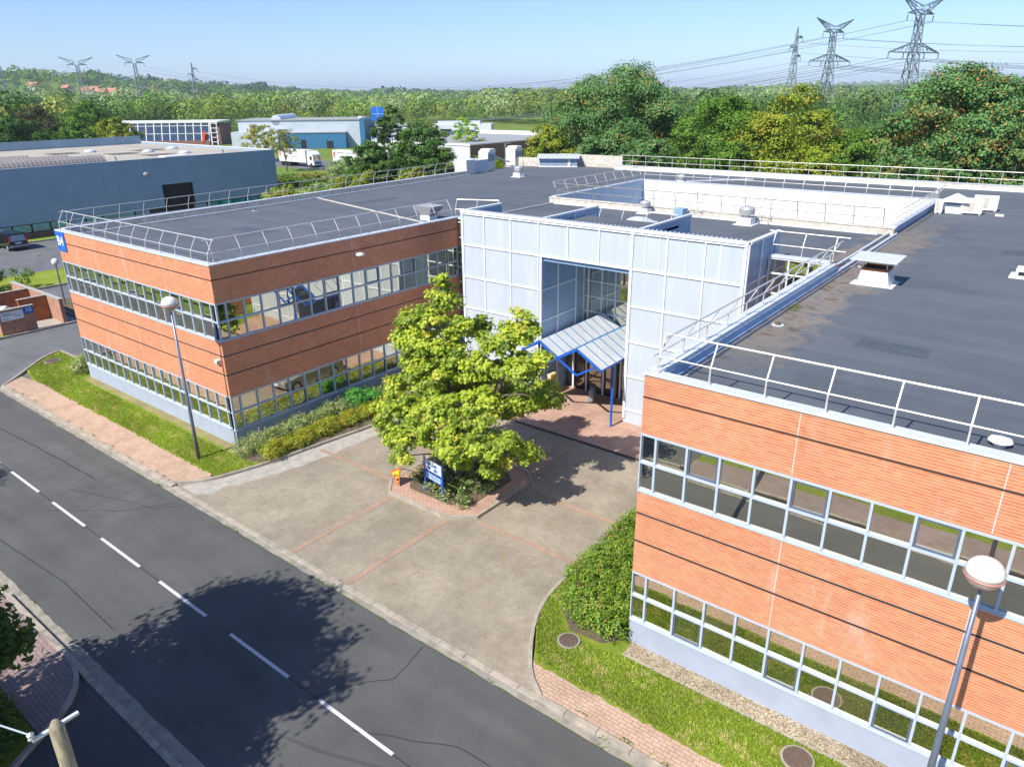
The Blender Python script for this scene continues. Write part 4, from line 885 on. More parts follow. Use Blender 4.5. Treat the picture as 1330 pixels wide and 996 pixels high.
for (x,y) in ((22.25,36.15),(23.15,36.15),(22.25,37.05),(23.15,37.05)): 
    mb=MB(); mb.box(x-.03,x+.03,y-.03,y+.03,Z+.5,Z+.7); mb.build('leg',M['galv'],a)
a=thing('small_vent','small white box vent with a dark slot on the right roof at the frame edge','vent',(27.8,19.4,Z)); mb=MB(); mb.box(27.5,28.4,19.0,19.8,Z,Z+.35); mb.box(27.3,28.6,18.8,20.0,Z,Z+.02); mb.build('base',M['white'],a); mb=MB(); mb.box(27.6,28.3,18.985,19.0,Z+.1,Z+.25); mb.build('slot',M['dark'],a)
mb=MB(); mb.tube([(27.9,21.3,Z+.5),(27.9,21.3,Z)],.02,5)
for q in range(3): mb.tube([(27.9+.35*math.cos(t),21.3+.35*math.sin(t),Z+.15+.14*q) for t in np.linspace(0,6.28,12)],.012,4)
tag(mb.build('wire_coil',M['rust']),'rusty wire coil standing on the right roof behind a small vent','wire coil')
mb=MB(); mb.box(24.9,25.35,36.2,36.45,Z,Z+.13); tag(mb.build('loose_block',M['housewall'],bevel=.02),'pale block lying on the roof right of the air conditioners','block')
# big cabinets on the far left roof edge
def cabinet(x,y,label):
    a=thing('cooling_cabinet',label,'cooling unit',(x,y,8.3),'tall cooling cabinets at the far left roof edge'); z=8.5
    mb=MB(); mb.box(x-.62,x+.62,y-.6,y+.6,z,z+1.55); mb.hexa([(x-.66,y-.64,z+1.55),(x+.66,y-.64,z+1.55),(x+.66,y+.64,z+1.55),(x-.66,y+.64,z+1.55)],[(x-.6,y-.2,z+1.9),(x+.6,y-.2,z+1.9),(x+.6,y+.6,z+1.9),(x-.6,y+.6,z+1.9)]); mb.build('casing',M['offwhite'],a,bevel=.03)
    mb=MB()
    for k in range(4): mb.box(x+.622,x+.635,y-.5+k*.26,y-.32+k*.26,z+.75,z+1.4)
    mb.build('grille',M['steelgrey'],a); mb=MB(); mb.box(x-.7,x+.7,y-.7,y+.7,z-.25,z); mb.build('base',M['galv'],a)
cabinet(-19.6,42.2,'nearer of the two tall white cooling cabinets on the far roof edge'); cabinet(-19.9,47.0,'farther of the two tall white cooling cabinets on the far roof edge')
a=thing('plant_box','white panelled plant box at the end of the left roof railing','plant box',(-18.6,37.6,8.3)); mb=MB(); mb.box(-19.2,-17.7,36.9,38.2,8.3,9.75); mb.build('casing',M['offwhite'],a,bevel=.02); mb=MB(); mb.box(-20.4,-17.9,38.25,40.4,8.3,9.6); mb.build('extension',M['silverwall'],a)
mb=MB(); mb.tube([(-19.3,40.4,9.4),(-19.4,41.0,9.0),(-19.5,41.6,8.9)],.09,8); mb.tube([(-19.6,43.4,9.6),(-19.6,45.2,9.0),(-19.7,46.0,8.9)],.09,8); mb.tube([(-18.9,44.3,8.5),(-18.9,44.3,10.8),(-18.9,45.2,10.8)],.04,6)
tag(mb.build('roof_pipework',M['galv']),'pale pipes and mast between the cooling cabinets','pipes')
a=thing('roof_shelter','low rooftop cooler under a sloped corrugated metal lid at the back corner','cooler',(-15.1,48.3,Z))
def shel(name,mat,m):
    c,q=math.cos(R(30)),math.sin(R(30)); m.v=[(-15.1+u*c-w_*q,48.3+u*q+w_*c,z) for u,w_,z in m.v]; m.build(name,mat,a)
m=MB(); m.box(-1.9,1.9,-.35,.45,Z+.12,Z+.85); shel('cooler',M['panel_shade_blue'],m)
m=MB(); m.box(-2.0,2.0,-.42,-.36,Z+.32,Z+.42); m.box(-2.0,2.0,-.45,.5,Z,Z+.11); m.box(1.0,1.3,-.5,-.44,Z,Z+.8); shel('frame',M['offwhite'],m)
m=MB(); m.hexa([(-2.2,-.8,Z+.86),(2.2,-.8,Z+.86),(2.2,.8,Z+1.15),(-2.2,.8,Z+1.15)],[(-2.2,-.8,Z+.90),(2.2,-.8,Z+.90),(2.2,.8,Z+1.19),(-2.2,.8,Z+1.19)])
for k in range(18): x=-2.15+k*.245; m.hexa([(x,-.8,Z+.901),(x+.12,-.8,Z+.901),(x+.12,.8,Z+1.191),(x,.8,Z+1.191)],[(x,-.8,Z+.95),(x+.12,-.8,Z+.95),(x+.12,.8,Z+1.24),(x,.8,Z+1.24)])
shel('lid',M['coping'],m)
for k,(x,y) in enumerate(((22.1,7.0),(22.1,17.5),(-14.6,12.0),(-1.2,5.2))):
    a=thing('roof_drain','round roof drain grate beside a parapet of the flat roof','drain',(x,y,Z),'roof drains'); mb=MB(); mb.lathe((x,y,Z-.01),[(.2,0),(.2,.025),(.12,.03)],16); mb.build('flange',M['coping'],a); mb=MB(); mb.lathe((x,y,Z+.02),[(.11,0),(.09,.07),(.02,.09)],12); mb.build('grate',M['iron'],a)
for (x0,x1,y0,y1) in ((24.6,26.6,6.2,7.2),(26.5,29.8,24.0,25.0),(-9.5,-6.8,7.0,8.0),(-12,-11,18,22)):
    mb=MB(); mb.face((x0,y0,Z+.004),(x1,y0+.03,Z+.004),(x1-.02,y1,Z+.004),(x0+.03,y1-.02,Z+.004)); mb.build('roof_patch',M['roofpatch'],B)
# access ladders rails over the patio kerb
for k,(x,lab) in enumerate(((10.2,'short hooked access handrail at the middle of the front patio kerb'),(17.6-3.2,'short hooked access handrail behind the large drum vent'))):
    mb=MB()
    for dx in (0,.55): mb.tube([(x+dx,25.7,Z),(x+dx,25.9,Z+.9),(x+dx,26.4,Z+1.35),(x+dx,26.8,Z+1.35)],.025,6)
    mb.tube([(x,25.85,Z+.6),(x+.55,25.85,Z+.6)],.02,5); mb.tube([(x,25.8,Z+.3),(x+.55,25.8,Z+.3)],.02,5)
    tag(mb.build('access_handrail',M['galv']),lab,'handrail','hooked handrails at the patio kerb')
mb=MB(); mb.box(9.3,9.9,25.3,26.0,Z,Z+.5); tag(mb.build('roof_hatch',M['panel_shade_blue'],bevel=.02),'small slate-blue upstand box beside the drum vent at the patio kerb','hatch')
# moss tuft at the parapet
rg=np.random.default_rng(9); c=np.array([21.9,9.2,Z+.04])+rg.normal(size=(160,3))*np.array([.12,.3,.03]); V,F=leafquads(c,rg.normal(size=c.shape)+np.array([0,0,1]),.06,.6,rg); tag(nmesh('moss_tuft',V,F,M['blade'],None,np.full((160,3),(.12,.17,.03))),'green moss tuft in the roof gutter of the right wing','moss')

# ------------------------------------------------------------------ lamps, sign, hedges
def lamp(x,y,h,label,k):
    a=thing('street_lamp',label,'street lamp',(x,y,0),'round-headed street lamps before the office block')
    mb=MB(); mb.tube([(x,y,-.05),(x,y,2.6),(x,y,h-.4)],[.085,.07,.045],12); mb.tube([(x,y,h-.4),(x,y,h-.1)],.05,10); mb.build('pole',M['pole'],a,smooth=True)
    mb=MB(); mb.lathe((x,y,h-.12),[(.05,-.16),(.12,-.12),(.24,-.03),(.31,.06),(.335,.13)],24); mb.build('lens',M['lens'],a,smooth=True)
    mb=MB(); mb.lathe((x,y,h),[(.345,.0),(.36,.02),(.345,.05)],28); mb.build('rim',M['pinkrim'],a,smooth=True)
    mb=MB(); mb.lathe((x,y,h+.045),[(.34,0),(.335,.10),(.295,.20),(.22,.28),(.12,.33),(.03,.345)],28); mb.build('dome',M['globe'],a,smooth=True)
lamp(-.41,-1.78,7.35,'tall street lamp standing on the grass before the left brick front',0); lamp(29.27,-1.78,6.95,'street lamp close to the camera before the right brick front',1)
a=thing('globe_lamp','white globe lamp on a thin pole between the parking drives at far left','lamp post',(-34.0,6.2,0)); mb=MB(); mb.tube([(-34,6.2,0),(-34,6.2,3.35)],.06,8); mb.build('pole',M['pole'],a); mb=MB(); mb.lathe((-34,6.2,3.55),[(.05,-.27),(.2,-.2),(.28,0),(.2,.2),(.05,.27)],16); mb.build('globe',M['white'],a,smooth=True)
slab('lawn',[(-36,5.7),(-30.5,5.3),(-30.0,7.2),(-36,7.4)],.08,M['soil'],-.05)
# wooden pole
a=thing('utility_pole','weathered wooden utility pole with a metal crossbar at lower left','utility pole',(20.4,-14.38,0))
mb=MB(); mb.tube([(20.4,-14.38,-.1),(20.4,-14.38,5),(20.4,-14.38,8.1),(20.4,-14.38,8.2)],[.13,.10,.09,.04],14); mb.build('shaft',M['wood'],a,smooth=True)
mb=MB(); mb.beam((20.4-.10,-14.38-.26,8.02),(20.4-.12,-14.38+.30,8.02),.045,.04); mb.build('crossbar',M['white_frame'],a)
mb=MB(); mb.lathe((20.30,-14.64,8.04),[(.02,0),(.045,.02),(.03,.06),(.045,.09),(.01,.12)],10); mb.build('insulator',M['galv'],a)
def cable(p,q,sag,r,label,group,n=24):
    p=Vector(p); q=Vector(q); pts=[]
    for k in range(n+1):
        f=k/n; v=p.lerp(q,f); v.z-=sag*4*f*(1-f); pts.append(v)
    mb=MB(); mb.tube(pts,r,5); tag(mb.build('cable',M['cable'],smooth=True),label,'cable',group)
M['cable_w']=basic('pale_cable',(.35,.42,.45),.5)
mb=MB(); mb.tube([(20.3,-14.64,8.12),(16,-16,7.8),(8,-18,7.7),(-6,-21,8.3)],.012,5); tag(mb.build('service_cable',M['cable_w']),'thin pale service cable leaving the wooden pole to the left','cable')
# sign board on the island
a=thing('sign_board','blue-posted double sign board standing in the planted island under the maple','sign board',(10.6,2.35,.1))
for x,y in ((9.97,2.43),(11.14,2.24)):
    mb=MB(); mb.tube([(x,y,.1),(x,y,1.75)],.035,8); mb.build('post',M['blue'],a)
def orient(x): return 2.43-(x-9.97)*.162
mb=MB(); mb.hexa([(10.02,2.40,1.2),(11.1,2.225,1.2),(11.1,2.245,1.2),(10.02,2.42,1.2)],[(10.02,2.40,1.68),(11.1,2.225,1.68),(11.1,2.245,1.68),(10.02,2.42,1.68)]); ub=mb.build('upper_board',M['coping'],a)
mb=MB(); mb.hexa([(10.02,2.40,.80),(11.1,2.225,.80),(11.1,2.245,.80),(10.02,2.42,.80)],[(10.02,2.40,1.12),(11.1,2.225,1.12),(11.1,2.245,1.12),(10.02,2.42,1.12)]); lb=mb.build('lower_board',M['sign_blue'],a)
rz=-math.atan(.162)
# upper board: two dark square window marks, lower: rows of white lettering too small to read
mb=MB()
for x0 in (10.2,10.62): 
    for (dx0,dx1,z0_,z1_) in ((0,.2,1.25,1.40),(0,.2,1.46,1.58)): mb.hexa([(x0+dx0,orient(x0)-.022,z0_),(x0+dx1,orient(x0+dx1)-.022,z0_),(x0+dx1,orient(x0+dx1)-.02,z0_),(x0+dx0,orient(x0)-.02,z0_)],[(x0+dx0,orient(x0)-.022,z1_),(x0+dx1,orient(x0+dx1)-.022,z1_),(x0+dx1,orient(x0+dx1)-.02,z1_),(x0+dx0,orient(x0)-.02,z1_)])
mb.build('board_marks',M['sign_blue'],ub)
mb=MB(); rg=np.random.default_rng(2)
for z in (1.02,.93,.85):
    x=10.1
    while x<10.98:
        w_=rg.uniform(.03,.11); yy=orient(x)-.024; mb.hexa([(x,yy,z),(x+w_,orient(x+w_)-.024,z),(x+w_,orient(x+w_)-.021,z),(x,yy+.003,z)],[(x,yy,z+.045),(x+w_,orient(x+w_)-.024,z+.045),(x+w_,orient(x+w_)-.021,z+.045),(x,yy+.003,z+.045)]); x+=w_+rg.uniform(.02,.06)
mb.build('board_lettering',M['sign_white'],lb)
# roadworks triangle (lying turned, pointing left)
a=thing('roadworks_sign','orange and yellow triangular roadworks sign propped on the island kerb','road sign',(8.62,2.0,.12))
def tri(mb,s,y0,y1,cx=0,cz=0):
    # triangle turned so that one corner points left, in plane facing -y, slightly leaning
    P=[(-.42*s,0),(.26*s,.40*s),(.26*s,-.40*s)]
    f=lambda u,v,d:(8.58+cx+u*.98-d*.0,2.0-u*.12+d+ (v+.42)*.18,.55+cz+v)
    A=[f(u,v,y0) for u,v in P]; Bq=[f(u,v,y1) for u,v in P]; n=len(mb.v); mb.v+=A+Bq; mb.f+=[(n,n+1,n+2),(n+5,n+4,n+3),(n,n+3,n+4,n+1),(n+1,n+4,n+5,n+2),(n+2,n+5,n+3,n)]
mb=MB(); tri(mb,1,0,.02); p=mb.build('border',M['orange'],a); mb=MB(); tri(mb,.72,-.006,.0); f_=mb.build('face',M['yellow'],a)
mb=MB(); c0=Vector((8.6,1.985,.55)); mb.tube([c0+Vector((-.05,.0,-.1)),c0+Vector((.0,.0,.0)),c0+Vector((.1,.0,.07))],.022,5); mb.tube([c0+Vector((0,0,0)),c0+Vector((-.02,.0,.1))],.018,5); mb.lathe(tuple(c0+Vector((.14,0,.1))),[(0,-.03),(.03,0),(0,.03)],8); mb.tube([c0+Vector((.12,-.0,-.16)),c0+Vector((.16,0,-.08))],.04,5); mb.build('pictogram',M['black_frame'],a)
mb=MB(); mb.tube([(8.8,2.15,.9),(9.15,2.55,.7),(9.15,2.55,.12)],.015,5); mb.build('prop',M['black_frame'],a)

# shrubs of the island
rg=np.random.default_rng(31)
G_VAR=[((.27,.34,.12),3),((.40,.44,.22),2),((.15,.23,.06),2),((.50,.50,.30),1)]
G_GOLD=[((.34,.36,.03),3),((.44,.37,.04),2),((.20,.29,.03),3),((.46,.26,.05),.7)]
G_HEDGE=[((.16,.27,.03),4),((.23,.34,.04),3),((.30,.34,.06),1.5),((.09,.17,.02),2),((.36,.22,.06),.4)]
bx=[]
for k in range(34):
    x=rg.uniform(8.9,12.3); y=rg.uniform(2.3,5.6); bx.append((x,y,.28,.38,.38,rg.uniform(.2,.38)))
shrub('island_shrubs','low variegated shrubs filling the octagonal island under the maple','shrubs',bx,G_VAR+[((.07,.13,.02),5)],9000,.09,seed=5)
# hedges in the left bed
bx=[]
for y in np.arange(-.35,13,.42):
    bx.append((.95+rg.normal()*.07,y,.42,.55,.4,.50+rg.normal()*.06))
shrub('variegated_hedge','cream-green variegated hedge along the shaded brick wall','hedge',bx,G_VAR,46000,.066,seed=6)
bx=[]
for y in np.arange(.2,11.5,.42): bx.append((2.05+rg.normal()*.08+.04*y*.5,y,.36,.52,.4,.44+rg.normal()*.06))
shrub('golden_hedge','yellow-green clipped hedge beside the kerb of the courtyard','hedge',bx,G_GOLD,38000,.065,seed=7)
shrub('bright_shrub','bright green shrub rising from the pale hedge under the lower windows','shrub',[(1.0,6.4,.7,.75,.7,.6),(1.3,7.2,.6,.6,.6,.5)],[((.09,.30,.05),3),((.15,.38,.08),2)],4500,.085,seed=8)
shrub('round_bush','pale round bush at the far left corner of the brick front','bush',[(-16.9,.35,.5,.7,.7,.62),(-16.5,.0,.4,.5,.5,.5)],G_VAR,4000,.08,seed=9)
# right hedge: a sheared box
bx=[]
for y in np.arange(-.2,9.5,.5):
    w0=18.15+ (0 if y>1 else (1-y)*.42); 
    for x in np.arange(w0+.45,20.9,.5): bx.append((x+rg.normal()*.05,y+rg.normal()*.05,.62,.5,.5,.70+rg.normal()*.06))
for x in np.arange(19.5,20.9,.45): bx.append((x,-.55,.5,.45,.35,.5))
shrub('clipped_hedge','broad clipped green hedge at the left corner of the right wing','hedge',bx,G_HEDGE,105000,.08,seed=10,cr=.17)
# planting on the courtyard side behind the hedge and near the link
# manholes
for (x,y,z,r,lab) in ((26.6,-1.5,.145,.36,'round rusty manhole cover in the right lawn near the pavement'),(19.75,-1.45,.145,.3,'round manhole cover in the grass beside the clipped hedge'),(-20.2,-.2,.145,.42,'round manhole cover in the grass at the far left street corner'),(-57.5,13.2,-.01,.35,'round manhole cover in the car park asphalt')):
    mb=MB(); mb.lathe((x,y,z),[(r+.05,-.04),(r+.05,.004),(r+.02,.008),(r,.006)],28); a=thing('manhole_cover',lab,'manhole cover',(x,y,z),'round manhole covers'); mb.build('ring',M['gutter'],a)
    mb=MB(); mb.lathe((x,y,z+.004),[(r-.01,0),(r-.01,.012)],24); mb.build('lid',M['iron'],a)

# ------------------------------------------------------------------ maple on the island
rg=np.random.default_rng(77)
mp=thing('maple_tree','large yellow-green maple with two pointed tops on the octagonal island','tree',(10.5,3.9,.13))
LB=[(10.07,3.9,8.75,.42),(9.9,4.0,8.05,.62),(9.5,3.8,7.25,.72),(10.35,4.4,6.95,.6),(8.45,3.6,6.95,.55),(8.05,3.4,6.3,.42),(9.05,3.5,6.05,.85),(10.4,4,5.9,.85),
 (13.25,4.5,7.85,.42),(13.75,4.8,7.4,.36),(13.15,4.3,6.95,.72),(12.45,4.0,6.6,.5),(14.25,4.5,6.2,.5),(13.8,4,5.75,.75),(11.8,4,5.55,.85),(10.0,3,5.0,.95),(8.4,2.5,4.5,.5),(9.0,2.2,3.7,.85),(8.1,2.1,2.75,.5),(11.1,2.2,4.0,1.05),
 (12.4,3,4.3,1.05),(12.5,5,4.0,.9),(14.35,4.5,4.75,.5),(9.9,1.9,2.85,.85),(8.6,2.2,2.1,.45),(12.2,1.9,3.1,.95),(13.5,2.5,3.2,.9),(13.4,2.7,2.2,.4),(14.2,3.5,2.75,.6),(11.9,2.6,2.1,.5),(10.0,5.6,4.2,1.0),(8.6,5.0,3.6,.9),(11.5,6.2,3.6,1.0),(13.3,6.2,3.9,.8),(10.5,5.2,6.6,.6),(12.3,5.6,5.4,.7),(9.0,4.8,5.2,.7),(8.0,3.8,4.9,.5),(9.5,1.7,1.9,.5)]
lobes=[(x,y,z,r*.98,r*.98,r*.74) for x,y,z,r in LB]
C,N,ci,li=crown_points(lobes,900,70,.30,rg,.6,(.35,1.12),.2)
N=N*.75+np.array([-.05,-.45,.6])+rg.normal(size=N.shape)*.35
V,F=leafquads(C,N,.165*rg.uniform(.7,1.3,len(C)),.7,rg,8)
G_MAP=[((.33,.41,.04),4),((.43,.49,.055),3),((.23,.31,.03),3),((.50,.46,.07),1.2),((.13,.19,.02),2.6)]
nmesh('crown',V,F,M['leaf'],mp,palette(G_MAP,ci,rg,.13),8)
mb=MB(); base=(10.5,3.9,.1)
s1=[base,(10.45,3.9,1.2),(10.3,3.9,3),(10.15,3.9,5.2),(10.0,3.95,7.2),(10.07,3.9,8.7)]; mb.tube(s1,[.2,.16,.13,.095,.055,.02],10)
s2=[(10.47,3.9,1.0),(11.3,4.1,2.5),(12.4,4.2,4.4),(13.1,4.4,6.3),(13.3,4.5,7.7)]; mb.tube(s2,[.12,.11,.085,.055,.02],8)
def nearest(p):
    best=None
    for s in (s1,s2):
        for a,b in zip(s[:-1],s[1:]):
            for f in (0,.25,.5,.75,1):
                q=Vector(a).lerp(Vector(b),f)
                if q.z<p[2]-.25 or q.z<1.6:
                    d=(q-Vector(p)).length
                    if best is None or d<best[0]: best=(d,q)
    return best[1]
for x,y,z,r in LB:
    q=nearest((x,y,z)); m=q.lerp(Vector((x,y,z)),.55)+Vector((0,0,.12)); mb.tube([q,m,(x,y,z)],[.045,.03,.012],6)
    for t in range(5):
        d=unit(1,rg)[0]*r*.8; mb.tube([(x,y,z),(x+d[0],y+d[1],z+d[2]*.5)],[.012,.005],4)
mb.build('trunk',M['bark'],mp)
# street tree on the south verge (casts the big shadow), plus neighbours
def vergetree(x,y,h,r,label,seed):
    rg=np.random.default_rng(seed); t=thing('verge_tree',label,'tree',(x,y,.09),'trees on the south verge'); lobes=[]
    for k in range(13):
        a=rg.uniform(0,6.28); f=rg.uniform(.25,.68); zz=rg.uniform(.3,.86); lr=r*rg.uniform(.34,.5); lobes.append((x+math.cos(a)*r*f,y+math.sin(a)*r*f,h*zz,lr,lr,lr*.8))
    lobes.append((x,y,h*.6,r*.6,r*.6,h*.25))
    if seed==3: lobes+=[(8.9,-15.9,4.6,1.7,1.6,1.1),(9.6,-15.2,3.6,1.5,1.4,.9),(10.5,-17.2,5.0,1.8,1.8,1.3),(13.4,-16.2,4.2,1.8,1.6,1.1),(11.6,-15.2,5.2,1.8,1.4,1.2),(9.0,-13.0,3.3,.8,.7,.6),(8.4,-13.3,2.4,.8,.7,.5),(10.0,-12.9,3.0,.9,.8,.6),(9.4,-13.3,2.2,.8,.8,.6),(10.9,-13.0,3.6,.9,.7,.6)]; lobes.append((x,y,h-r*.4,r*.38,r*.38,r*.4))
    C,N,ci,li=crown_points(lobes,1500,52,.5,rg,.5,(.2,1.0),.1); N=N+rg.normal(size=N.shape)*.4
    V,F=leafquads(C,N,.21*rg.uniform(.7,1.3,len(C)),.6,rg); nmesh('crown',V,F,M['leaf'],t,palette([((.07,.14,.02),3),((.10,.18,.025),2),((.05,.10,.015),2)],ci,rg))
    mb=MB(); trunk_tubes(mb,x,y,0,[l[:3] for l in lobes],.17,rg); mb.build('trunk',M['bark'],t)
vergetree(11.4,-16.6,11.6,4.6,'dark green verge tree whose branches enter the picture at lower left',3)
vergetree(-5.8,-18.2,10.0,3.2,'farther verge tree shading the street at the left edge',4)
shrub('verge_bush','dense green bush beside the south drive at the lower left edge','bush',[(7.0,-13.3,.4,1.0,.5,.5),(8.2,-13.3,.4,.9,.5,.5),(9.3,-13.3,.4,.8,.5,.5),(10.2,-13.4,.4,.65,.5,.5),(10.75,-14.0,.45,.6,.6,.5),(11.1,-14.9,.5,.7,.8,.55),(9.6,-14.4,.6,1.2,.8,.7)],[((.08,.17,.02),3),((.05,.12,.015),2)],16000,.10,seed=12)

# ------------------------------------------------------------------ left background: bins, van, warehouse
bn=thing('bin_enclosure','roofless brick bin enclosure with a pale notice and a blue number plate','bin enclosure',(-31,1.6,.1))
mb=MB(); h=1.85
mb.box(-28.75,-28.55,-.1,2.15,.1,h)           # front wall with the plates
mb.box(-37.5,-28.75,-.1,.1,.1,h)              # south wall
mb.build('brick_wall',M['bin_wall'],bn)
mb=MB(); mb.box(-37.5,-28.6,3.9,4.15,.1,h+.0); mb.build('rear_wall',M['bin_wall'],bn); mb=MB(); mb.box(-31.0,-30.8,2.0,3.9,.1,h); mb.build('divider_wall',M['bin_inner'],bn); mb=MB(); mb.box(-34.3,-34.1,.1,3.9,.1,h); mb.build('divider_wall',M['bin_inner'],bn)
mb=MB(); mb.box(-28.8,-28.5,-.15,2.2,h,h+.05); mb.box(-37.5,-28.8,-.15,.15,h,h+.05); mb.box(-37.6,-28.55,3.85,4.2,h,h+.05); mb.box(-31.05,-30.75,1.95,3.85,h,h+.05); mb.box(-34.35,-34.05,.15,3.85,h,h+.05); mb.build('coping',M['conc'],bn)
mb=MB(); mb.box(-28.55,-28.53,.05,1.45,1.1,1.72); n1=mb.build('notice_board',M['sign_white'],bn); mb=MB()
for z,(y0,y1) in zip((1.6,1.48,1.36,1.24),((.12,.7),(.12,1.0),(.9,1.3),(.12,.5))): mb.box(-28.53,-28.52,y0,y1,z-.02,z+.02)
mb.build('notice_lettering',M['blueblock'],n1)
mb=MB(); mb.box(-28.55,-28.53,1.5,2.12,1.35,1.84); n2=mb.build('number_plate',M['sign_blue'],bn); text('10','plate_lettering',.42,(-28.52,1.81,1.6),(R(90),0,R(90)),M['sign_white'],n2)
a=thing('waste_container','dark waste container with white bags inside the brick bin enclosure','waste container',(-32,1.2,.1)); mb=MB(); mb.box(-32.8,-31.3,.4,1.8,.1,1.2); mb.build('tub',M['steelgrey'],a,bevel=.03); mb=MB(); mb.lathe((-32.3,1.0,1.1),[(.1,0),(.35,.1),(.3,.35),(.1,.45)],10); mb.lathe((-31.7,1.3,1.1),[(.1,0),(.3,.1),(.25,.3),(.1,.35)],10); mb.build('bag',M['white'],a,smooth=True)
# van (rear towards +x)
def extr(prof,y0,y1,name,mat,parent,bev=.04):
    mb=MB(); n=len(prof); mb.v+=[(x,y0,z) for x,z in prof]+[(x,y1,z) for x,z in prof]; mb.f.append(tuple(range(n))); mb.f.append(tuple(range(2*n-1,n-1,-1)))
    for i in range(n): j=(i+1)%n; mb.f.append((i,i+n,j+n,j))
    return mb.build(name,mat,parent,bevel=bev)
v=thing('parked_van','black family van parked in the car park with its rear to the camera','van',(-64.4,13.1,-.01))
vx,y0,y1=-62.2,12.2,14.05
body=[(0,.35),(-.03,.95),(-.18,1.75),(-.45,1.86),(-3.0,1.86),(-3.75,1.15),(-4.6,.95),(-4.75,.4),(-4.0,.3),(-.2,.3)]
extr([(vx+a_,b_) for a_,b_ in body],y0,y1,'body',M['carblack'],v,.07)
mb=MB(); mb.hexa([(vx-.09,y0+.2,1.05),(vx-.09,y1-.2,1.05),(vx-.02,y1-.2,1.05),(vx-.02,y0+.2,1.05)],[(vx-.2,y0+.25,1.68),(vx-.2,y1-.25,1.68),(vx-.14,y1-.25,1.68),(vx-.14,y0+.25,1.68)]); mb.box(vx-2.9,vx-.6,y0-.008,y0+.01,1.1,1.6); mb.box(vx-2.9,vx-.6,y1-.01,y1+.008,1.1,1.6); mb.hexa([(vx-3.9,y0+.12,1.1),(vx-3.8,y0+.12,1.1),(vx-3.8,y1-.12,1.1),(vx-3.9,y1-.12,1.1)],[(vx-3.2,y0+.2,1.75),(vx-3.05,y0+.2,1.75),(vx-3.05,y1-.2,1.75),(vx-3.2,y1-.2,1.75)]); mb.build('window',M['carglass'],v)
for yy in (y0+.02,y1-.16):
    mb=MB(); mb.hexa([(vx-.12,yy,.95),(vx+.0,yy,.95),(vx+.0,yy+.14,.95),(vx-.12,yy+.14,.95)],[(vx-.25,yy,1.6),(vx-.14,yy,1.6),(vx-.14,yy+.14,1.6),(vx-.25,yy+.14,1.6)]); mb.build('taillight',M['red'],v)
mb=MB(); mb.box(vx-.05,vx+.09,y0+.05,y1-.05,.38,.62); mb.build('bumper',M['steelgrey'],v,bevel=.03); mb=MB(); mb.box(vx-.01,vx+.02,y0+.6,y0+1.2,.78,.9); mb.build('number_plate',M['sign_white'],v)
for wx in (-.85,-3.75):
    for yy in (y0-.01,y1-.2):
        mb=MB(); mb.v=[]; k=18
        c_=(vx+wx,yy,.33)
        for s_ in (0,.21):
            mb.v+=[(c_[0]+.33*math.cos(2*math.pi*q/k),yy+s_,c_[2]+.33*math.sin(2*math.pi*q/k)) for q in range(k)]
        mb.f+=[tuple(range(k)),tuple(range(2*k-1,k-1,-1))]+[(q,(q+1)%k,(q+1)%k+k,q+k) for q in range(k)]; wv=mb.build('wheel',M['tyre'],v)
        mb=MB(); y_=yy-.01 if yy<13 else yy+.22
        mb.v+=[(c_[0]+.2*math.cos(2*math.pi*q/k),y_,c_[2]+.2*math.sin(2*math.pi*q/k)) for q in range(k)]; mb.f=[tuple(range(k))]; mb.build('rim',M['galv'],wv)
cr=thing('parked_car','silver car parked behind the maple beside the golden hedge','car',(4.5,7.5,0))
def yprof(prof,x0,x1,name,mat,par,bev):
    mb=MB(); n=len(prof); mb.v+=[(x0,y,z) for y,z in prof]+[(x1,y,z) for y,z in prof]; mb.f+=[tuple(range(n))[::-1],tuple(range(n,2*n))]+[(i,(i+1)%n,(i+1)%n+n,i+n) for i in range(n)]; return mb.build(name,mat,par,bevel=bev)
M['silver']=basic('silver_car_paint',(.46,.47,.48),.22,metal=.6,var=.02)
yprof([(5.4,.35),(5.35,.65),(5.6,.78),(6.5,.92),(9.3,.98),(9.62,.85),(9.65,.4),(9.2,.28),(5.8,.28)],3.62,5.38,'body',M['silver'],cr,.07)
c0=MB(); c0.hexa([(3.7,6.45,.93),(5.3,6.45,.93),(5.3,9.3,.96),(3.7,9.3,.96)],[(3.92,7.25,1.42),(5.08,7.25,1.42),(5.08,8.75,1.42),(3.92,8.75,1.42)]); c0.build('cabin_glass',M['carglass'],cr,bevel=.04)
c0=MB(); c0.hexa([(3.9,7.2,1.41),(5.1,7.2,1.41),(5.1,8.8,1.41),(3.9,8.8,1.41)],[(3.96,7.3,1.45),(5.04,7.3,1.45),(5.04,8.7,1.45),(3.96,8.7,1.45)]); c0.build('roof_panel',M['silver'],cr)
for xx in (3.66,5.05):
    c0=MB(); c0.box(xx,xx+.3,5.37,5.6,.6,.76); c0.build('headlight',M['lens'],cr,bevel=.03)
c0=MB(); c0.box(4.2,4.8,5.33,5.37,.42,.54); c0.build('number_plate',M['sign_white'],cr)
for yy in (6.2,8.85):
    for xx in (3.6,5.2):
        c0=MB(); k=16; c0.v=[(xx+d_,yy+.32*math.cos(6.283*q/k),.32+.32*math.sin(6.283*q/k)) for d_ in (0,.2) for q in range(k)]; c0.f=[tuple(range(k))[::-1],tuple(range(k,2*k))]+[(q,(q+1)%k,(q+1)%k+k,q+k) for q in range(k)]; wv=c0.build('wheel',M['tyre'],cr)
        c0=MB(); xr=xx-.008 if xx<4 else xx+.208; c0.v=[(xr,yy+.2*math.cos(6.283*q/k),.32+.2*math.sin(6.283*q/k)) for q in range(k)]; c0.f=[tuple(range(k))]; c0.build('rim',M['galv'],wv)
